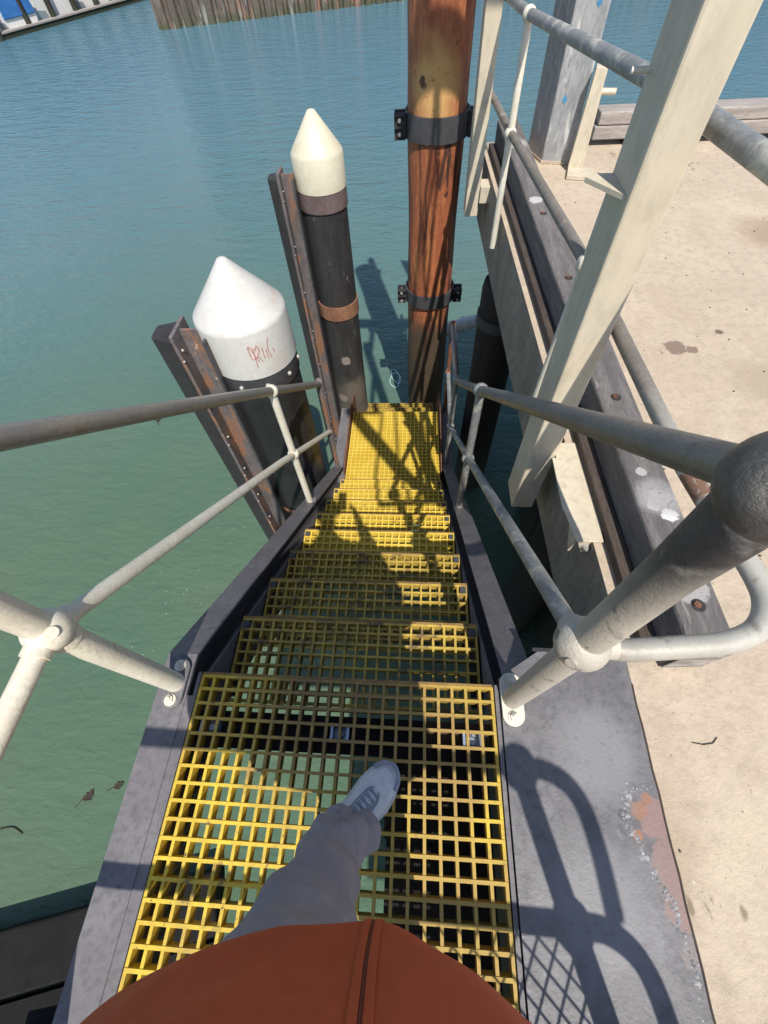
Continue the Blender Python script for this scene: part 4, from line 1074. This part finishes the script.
# ------------------------------------------------------------------ person (photographer)
def person():
    t = thing('person', (0.13,-0.30,0), 'person in rust red zip jacket, grey trousers and pale shoes stepping onto the grating', 'person')
    # skeleton -> skin
    J = {'pel':(0.14,-0.40,0.90,0.13),'bel':(0.14,-0.40,1.05,0.125),'che':(0.13,-0.37,1.28,0.13),'nec':(0.12,-0.31,1.47,0.052),'hd0':(0.115,-0.28,1.56,0.062),
         'hd1':(0.11,-0.25,1.64,0.085),'hd2':(0.11,-0.23,1.70,0.07),
         'shl':(-0.05,-0.37,1.40,0.055),'ell':(-0.20,-0.42,1.08,0.042),'wrl':(-0.24,-0.40,0.86,0.028),'hal':(-0.25,-0.40,0.80,0.028),
         'shr':(0.31,-0.37,1.40,0.055),'elr':(0.42,-0.34,1.14,0.042),'wrr':(0.33,-0.20,1.40,0.028),'har':(0.30,-0.13,1.46,0.03),
         'hpl':(0.07,-0.36,0.84,0.095),'knl':(0.03,-0.235,0.48,0.058),'anl':(0.020,-0.145,0.075,0.022),'tol':(0.11,-0.04,0.036,0.014),
         'hpr':(0.22,-0.43,0.84,0.095),'knr':(0.24,-0.50,0.47,0.058),'anr':(0.24,-0.60,0.10,0.034),'tor':(0.255,-0.48,0.035,0.026)}
    E = [('pel','bel'),('bel','che'),('che','nec'),('nec','hd0'),('hd0','hd1'),('hd1','hd2'),('che','shl'),('shl','ell'),('ell','wrl'),('wrl','hal'),('che','shr'),('shr','elr'),('elr','wrr'),('wrr','har'),
         ('pel','hpl'),('hpl','knl'),('knl','anl'),('anl','tol'),('pel','hpr'),('hpr','knr'),('knr','anr'),('anr','tor')]
    # fingers around the phone
    for k, ln in enumerate((0.070,0.078,0.074,0.060)):
        yy = -0.375+0.018*k
        for q_, bb in enumerate(((-0.250,yy-0.03,0.765,0.009),(-0.246,yy-0.03,0.765-ln*0.45,0.0085),(-0.232,yy-0.03,0.765-ln*0.75,0.0075))): J['fl%d%d' % (k,q_)] = bb
        E += [('hal','fl%d0' % k),('fl%d0' % k,'fl%d1' % k),('fl%d1' % k,'fl%d2' % k)]
    for q_, bb in enumerate(((-0.24,-0.365,0.80,0.010),(-0.235,-0.345,0.78,0.009),(-0.232,-0.335,0.76,0.008))): J['tl%d' % q_] = bb
    E += [('hal','tl0'),('tl0','tl1'),('tl1','tl2')]
    for side, hx, sg in (('r',0.30,-1),):
        for k, (ln) in enumerate((0.034,0.038,0.036,0.030)):
            b0 = (hx+sg*0.012, -0.115+0.002*k, 1.495-0.018*k, 0.0085)
            b1 = (hx+sg*(0.012+ln*0.6), -0.082, 1.492-0.018*k, 0.0078)
            b2 = (hx+sg*(0.012+ln), -0.070, 1.490-0.018*k, 0.0068)
            for q_, bb in enumerate((b0,b1,b2)): J['f%s%d%d' % (side,k,q_)] = bb
            E += [('ha'+side,'f%s%d0' % (side,k)),('f%s%d0' % (side,k),'f%s%d1' % (side,k)),('f%s%d1' % (side,k),'f%s%d2' % (side,k))]
        for q_, bb in enumerate(((hx+sg*0.005,-0.135,1.485,0.010),(hx+sg*0.028,-0.125,1.50,0.009),(hx+sg*0.045,-0.118,1.505,0.0075))): J['t%s%d' % (side,q_)] = bb
        E += [('ha'+side,'t%s0' % side),('t%s0' % side,'t%s1' % side),('t%s1' % side,'t%s2' % side)]
    keys = list(J)
    me = bpy.data.meshes.new('body')
    me.from_pydata([Vector(J[k][:3])-Vector(t['_w']) for k in keys], [(keys.index(a_),keys.index(b_)) for a_, b_ in E], [])
    o = bpy.data.objects.new('body', me); COL.objects.link(o); o.parent = t; o['_w'] = t['_w']
    me.materials.append(M_skin)
    md = o.modifiers.new('skin','SKIN'); md.use_smooth_shade = True
    for i, k in enumerate(keys):
        me.skin_vertices[0].data[i].radius = (J[k][3],)*2
        me.skin_vertices[0].data[i].use_root = (k == 'pel')
    o.modifiers.new('sub','SUBSURF').levels = 1
    o.modifiers['sub'].render_levels = 2
    hd = o
    # face pieces, looking down at the phone
    mb = MB()
    mb.ball((0.145,-0.158,1.655), 0.011, 12); mb.ball((0.085,-0.158,1.655), 0.011, 12); each(mb, 'eye', M_white, hd)
    mb = MB(); mb.prism([(0.105,-0.163,1.655),(0.127,-0.163,1.655),(0.130,-0.148,1.615),(0.102,-0.148,1.615)], (0,0.018,-0.008)); mb.build('nose', M_skin, hd, 0.005)
    mb = MB(); mb.tube(smooth_path([(0.09,-0.168,1.59),(0.115,-0.160,1.585),(0.14,-0.168,1.59)]), 0.006, 8); mb.build('mouth', M_red, hd)
    mb = MB(); mb.ball((0.022,-0.25,1.64), 0.022, 12); mb.ball((0.20,-0.25,1.64), 0.022, 12); each(mb, 'ear', M_skin, hd)
    mb = MB(); mb.ball((0.11,-0.262,1.69), 0.098, 24, 0.95); mb.build('hair', M_hair, hd)

    def loft(name, secs, mtl, seg=48, sub=2, wr=0.0, wf=8.0, par=t, power=2.0):
        """secs: centre, half width x, half depth y, tilt normal; closed tube of superellipses"""
        mb = MB(); vs_ = []
        ctr = [Vector(s_[0]) for s_ in secs]
        # resample
        N = (len(secs)-1)*6
        cp = smooth_path(ctr, 6)
        def interp(idx, i):
            p = i/6; a_ = min(int(p), len(secs)-2); f_ = p-a_
            f_ = f_*f_*(3-2*f_)
            return secs[a_][idx]*(1-f_)+secs[a_+1][idx]*f_
        for i in range(N+1):
            tt = (cp[min(i+1,N)]-cp[max(i-1,0)]).normalized()
            ux_ = Vector((1,0,0)); ux_ = (ux_-tt*ux_.dot(tt)).normalized(); uy_ = tt.cross(ux_)
            for j in range(seg):
                an = 2*PI*j/seg
                ca, sa = math.cos(an), math.sin(an)
                q = cp[i]+ux_*interp(1,i)*math.copysign(abs(ca)**(2/power),ca)+uy_*interp(2,i)*math.copysign(abs(sa)**(2/power),sa)
                if wr > 0.02:      # long slanting cloth folds
                    nn = (q-cp[i]).normalized()
                    zz = q.z
                    wv = noise.noise(Vector((math.cos(an)*0.9, math.sin(an)*0.9, zz*3.0)))
                    f1 = math.sin(an*2+zz*24+4*wv); f2 = math.sin(an*1-zz*43+5*wv+1)
                    low = 1.0+1.2*max(0.0, 0.35-zz)/0.35
                    q = q+nn*low*(0.0095*f1*abs(f1)+0.0062*f2+0.009*wv)
                elif wr:
                    nn = (q-cp[i]).normalized()
                    q = q+nn*wr*(noise.noise(Vector((q.x*wf,q.y*wf,q.z*wf*1.6)))+0.5*noise.noise(Vector((q.x*wf*2.6+5,q.y*wf*2.6,q.z*wf*3.4))))
                vs_.append(q)
        fs = []
        for i in range(N):
            for j in range(seg):
                j2 = (j+1) % seg
                fs.append((i*seg+j, i*seg+j2, (i+1)*seg+j2, (i+1)*seg+j))
        mb._a(vs_, fs, True)
        o_ = mb.build(name, mtl, par)
        sd = o_.modifiers.new('solid','SOLIDIFY'); sd.thickness = 0.003; sd.offset = -1
        ss = o_.modifiers.new('sub','SUBSURF'); ss.levels = 1; ss.render_levels = 1
        return o_
    # trousers
    tr = loft('trousers', [((0.145,-0.40,1.0),0.17,0.125),((0.145,-0.40,0.9),0.185,0.13),((0.14,-0.39,0.78),0.19,0.13)], M_trou, wr=0.004)
    loft('trouser_leg', [((0.065,-0.335,0.84),0.115,0.115),((0.045,-0.29,0.68),0.108,0.105),((0.034,-0.245,0.50),0.094,0.092),((0.040,-0.205,0.36),0.080,0.084),((0.052,-0.165,0.23),0.067,0.076),((0.062,-0.135,0.14),0.062,0.070),((0.062,-0.126,0.085),0.068,0.076)],
         M_trou, wr=0.022, wf=10, par=tr, seg=96)
    loft('trouser_leg', [((0.22,-0.42,0.84),0.10,0.105),((0.235,-0.50,0.47),0.085,0.08),((0.24,-0.59,0.10),0.07,0.07)], M_trou, wr=0.012, wf=10, par=tr)
    # jacket
    jk = loft('jacket', [((0.115,-0.37,0.70),0.30,0.165),((0.128,-0.375,0.84),0.295,0.215),((0.158,-0.375,1.00),0.262,0.262),((0.158,-0.375,1.12),0.250,0.245),((0.135,-0.38,1.26),0.235,0.18),((0.13,-0.37,1.38),0.19,0.125),((0.12,-0.335,1.455),0.09,0.085),((0.12,-0.32,1.49),0.065,0.06)],
         M_jack, wr=0.015, wf=5.5, seg=128, power=2.2)
    loft('sleeve', [((-0.03,-0.37,1.40),0.085,0.08),((-0.15,-0.40,1.24),0.092,0.095),((-0.225,-0.42,1.06),0.098,0.10),((-0.25,-0.41,0.92),0.100,0.10),((-0.25,-0.40,0.80),0.092,0.085)], M_jack, wr=0.008, par=jk)
    loft('sleeve', [((0.29,-0.37,1.40),0.075,0.075),((0.38,-0.37,1.28),0.068,0.075),((0.43,-0.35,1.13),0.06,0.07),((0.41,-0.31,1.16),0.055,0.06),((0.37,-0.25,1.28),0.048,0.05),((0.335,-0.205,1.39),0.04,0.04)], M_jack, wr=0.006, par=jk)
    # shoes
    def shoe(hx, hy, tx, ty):
        d = Vector((tx-hx,ty-hy,0)); L = d.length; d.normalize(); n_ = Vector((-d.y,d.x,0))
        root = Vector((hx,hy,0.0))
        WD = 1.12
        secs = [(0.0,0.024,0.030,0.065),(0.06,0.033,0.042,0.082),(0.22,0.037,0.044,0.088),(0.38,0.037,0.045,0.084),(0.52,0.042,0.049,0.070),(0.68,0.046,0.052,0.056),(0.82,0.041,0.047,0.046),(0.93,0.028,0.033,0.036),(1.0,0.010,0.014,0.026)]
        secs = [(a_,b_*WD,c_*WD,d_) for a_,b_,c_,d_ in secs]
        mb = MB(); seg = 24; vs_ = []
        sole = MB(); sv = []
        for (s_, hw, hs, h) in secs:
            c0 = root+d*(L*s_)+n_*(-0.007*math.sin(PI*s_))
            for j in range(seg):
                an = PI*j/(seg-1)
                vs_.append(c0+n_*hw*math.cos(an)*(1.0 if abs(math.cos(an)) < 0.9 else 1.0)+Vector((0,0,0.026+(h-0.026)*(math.sin(an)**0.75)*(1-0.0*abs(math.cos(an))))))
            for (w_, z_) in ((-hs*0.92,0.001),(-hs,0.008),(-hs,0.026),(-hw*0.97,0.031),(hw*0.97,0.031),(hs,0.026),(hs,0.008),(hs*0.92,0.001)):
                sv.append(c0+n_*w_+Vector((0,0,z_+(0.010*max(0,s_-0.85)/0.15 if z_ < 0.02 else 0.004*max(0,s_-0.85)/0.15))))
        fs = []
        for i in range(len(secs)-1):
            for j in range(seg-1): fs.append((i*seg+j,(i+1)*seg+j,(i+1)*seg+j+1,i*seg+j+1))
        mb._a(vs_, fs, True); mb._a(vs_[-seg:], [tuple(range(seg))[::-1]], True); mb._a(vs_[:seg], [tuple(range(seg))], True)
        sh = mb.build('shoe', M_shoe, t)
        ss = sh.modifiers.new('sub','SUBSURF'); ss.levels = 2; ss.render_levels = 2
        fs = []
        for i in range(len(secs)-1):
            for j in range(8):
                j2 = (j+1) % 8; fs.append((i*8+j,(i+1)*8+j,(i+1)*8+j2,i*8+j2))
        sole._a(sv, fs, True); sole._a(sv[:8],[tuple(range(8))]); sole._a(sv[-8:],[tuple(range(8))[::-1]])
        sole.build('sole', M_sole, sh)
        mb = MB()
        def top(s_, w_):
            for i in range(len(secs)-1):
                if secs[i][0] <= s_ <= secs[i+1][0]:
                    f_ = (s_-secs[i][0])/(secs[i+1][0]-secs[i][0]); h = secs[i][3]*(1-f_)+secs[i+1][3]*f_; hw = secs[i][1]*(1-f_)+secs[i+1][1]*f_
            cc = max(-0.99,min(0.99,w_/hw))
            return root+d*(L*s_)+n_*(w_-0.007*math.sin(PI*s_))+Vector((0,0,0.026+(h-0.026)*((1-cc*cc)**0.375)+0.0015))
        for k in range(5):
            s_ = 0.46+k*0.055
            mb.tube([top(s_,-0.020),top(s_+0.012,-0.008),top(s_+0.022,0.006),top(s_+0.03,0.019)], 0.0028, 6)
            mb.tube([top(s_,0.020),top(s_+0.012,0.008),top(s_+0.022,-0.006),top(s_+0.03,-0.019)], 0.0026, 6)
        mb.build('laces', M_lace, sh)
        mb = MB(); mb.tube(smooth_path([root+d*(L*0.86)+n_*0.044+Vector((0,0,0.034)),root+d*(L*0.96)+n_*0.029+Vector((0,0,0.036)),root+d*(L*1.012)+n_*0.0+Vector((0,0,0.034)),root+d*(L*0.96)-n_*0.031+Vector((0,0,0.036)),root+d*(L*0.86)-n_*0.046+Vector((0,0,0.034))],6), 0.0055, 8); mb.build('toe_bumper', M_lace, sh)
        mb = MB()
        for sg in (-1,1):
            mb.tube(smooth_path([top(0.42,sg*0.024),top(0.55,sg*0.025),top(0.68,sg*0.021),top(0.74,sg*0.008)],5), 0.0018, 6)
        mb.build('seam', M_lace, sh)
    shoe(-0.012,-0.180,0.178,0.028)
    shoe(0.235,-0.66,0.265,-0.40)
    # zip placket follows the jacket front
    return t, jk
pt, jk = person()
# zip strip: project onto the jacket front analytically
mb = MB()
pts = []
for k in range(25):
    z = 0.76+0.66*k/24
    def lerp(tbl):
        for i in range(len(tbl)-1):
            if tbl[i][0] <= z <= tbl[i+1][0]:
                f_ = (z-tbl[i][0])/(tbl[i+1][0]-tbl[i][0]); f_ = f_*f_*(3-2*f_); return tbl[i][1]*(1-f_)+tbl[i+1][1]*f_
        return tbl[-1][1]
    y = lerp([(0.74,-0.205),(0.86,-0.16),(1.00,-0.113),(1.12,-0.13),(1.26,-0.21),(1.38,-0.245),(1.46,-0.25)])
    pts.append(Vector((0.192+0.002*math.sin(k*0.5), y+0.004, z)))
pts = pts[1:-2]
def strip(name, w0, w1, off, mtl):
    mb = MB(); vs_ = []
    for p in pts:
        for k in range(3): vs_.append(Vector((p.x+w0+(w1-w0)*k/2, p.y+0.03, p.z)))
    mb._a(vs_, [(i*3+k, i*3+k+1, (i+1)*3+k+1, (i+1)*3+k) for i in range(len(pts)-1) for k in range(2)], True)
    o = mb.build(name, mtl, jk)
    sb = o.modifiers.new('sub','SUBSURF'); sb.subdivision_type = 'SIMPLE'; sb.levels = 1; sb.render_levels = 1
    sw = o.modifiers.new('wrap','SHRINKWRAP'); sw.target = jk; sw.wrap_method = 'PROJECT'; sw.use_project_y = True; sw.use_negative_direction = True; sw.use_positive_direction = False; sw.offset = off
    sd = o.modifiers.new('solid','SOLIDIFY'); sd.thickness = 0.0008; sd.offset = 0
    return o
strip('zip', -0.0014, 0.0014, 0.0006, M_zip)
strip('zip_placket', -0.0085, -0.0016, 0.0014, M_jack)
strip('zip_placket', 0.0016, 0.0085, 0.0014, M_jack)

# phone held at the camera, just behind the lens
ph = thing('phone', (0.205,-0.075,1.49), 'black phone held up in front of the person in the red jacket', 'phone')
mb = MB()
up_ = -dn; ct = CAM-fw*0.045-up_*0.045-rt*0.03
hx_, hy_, hz_ = rt*0.037, up_*0.076, fw*0.004
q = [ct-hx_-hy_-hz_, ct+hx_-hy_-hz_, ct+hx_+hy_-hz_, ct-hx_+hy_-hz_]
mb.prism(q, hz_*2); mb.build('case', M_phone, ph, 0.003)

# remove helper property
for o in bpy.data.objects:
    if '_w' in o: del o['_w']
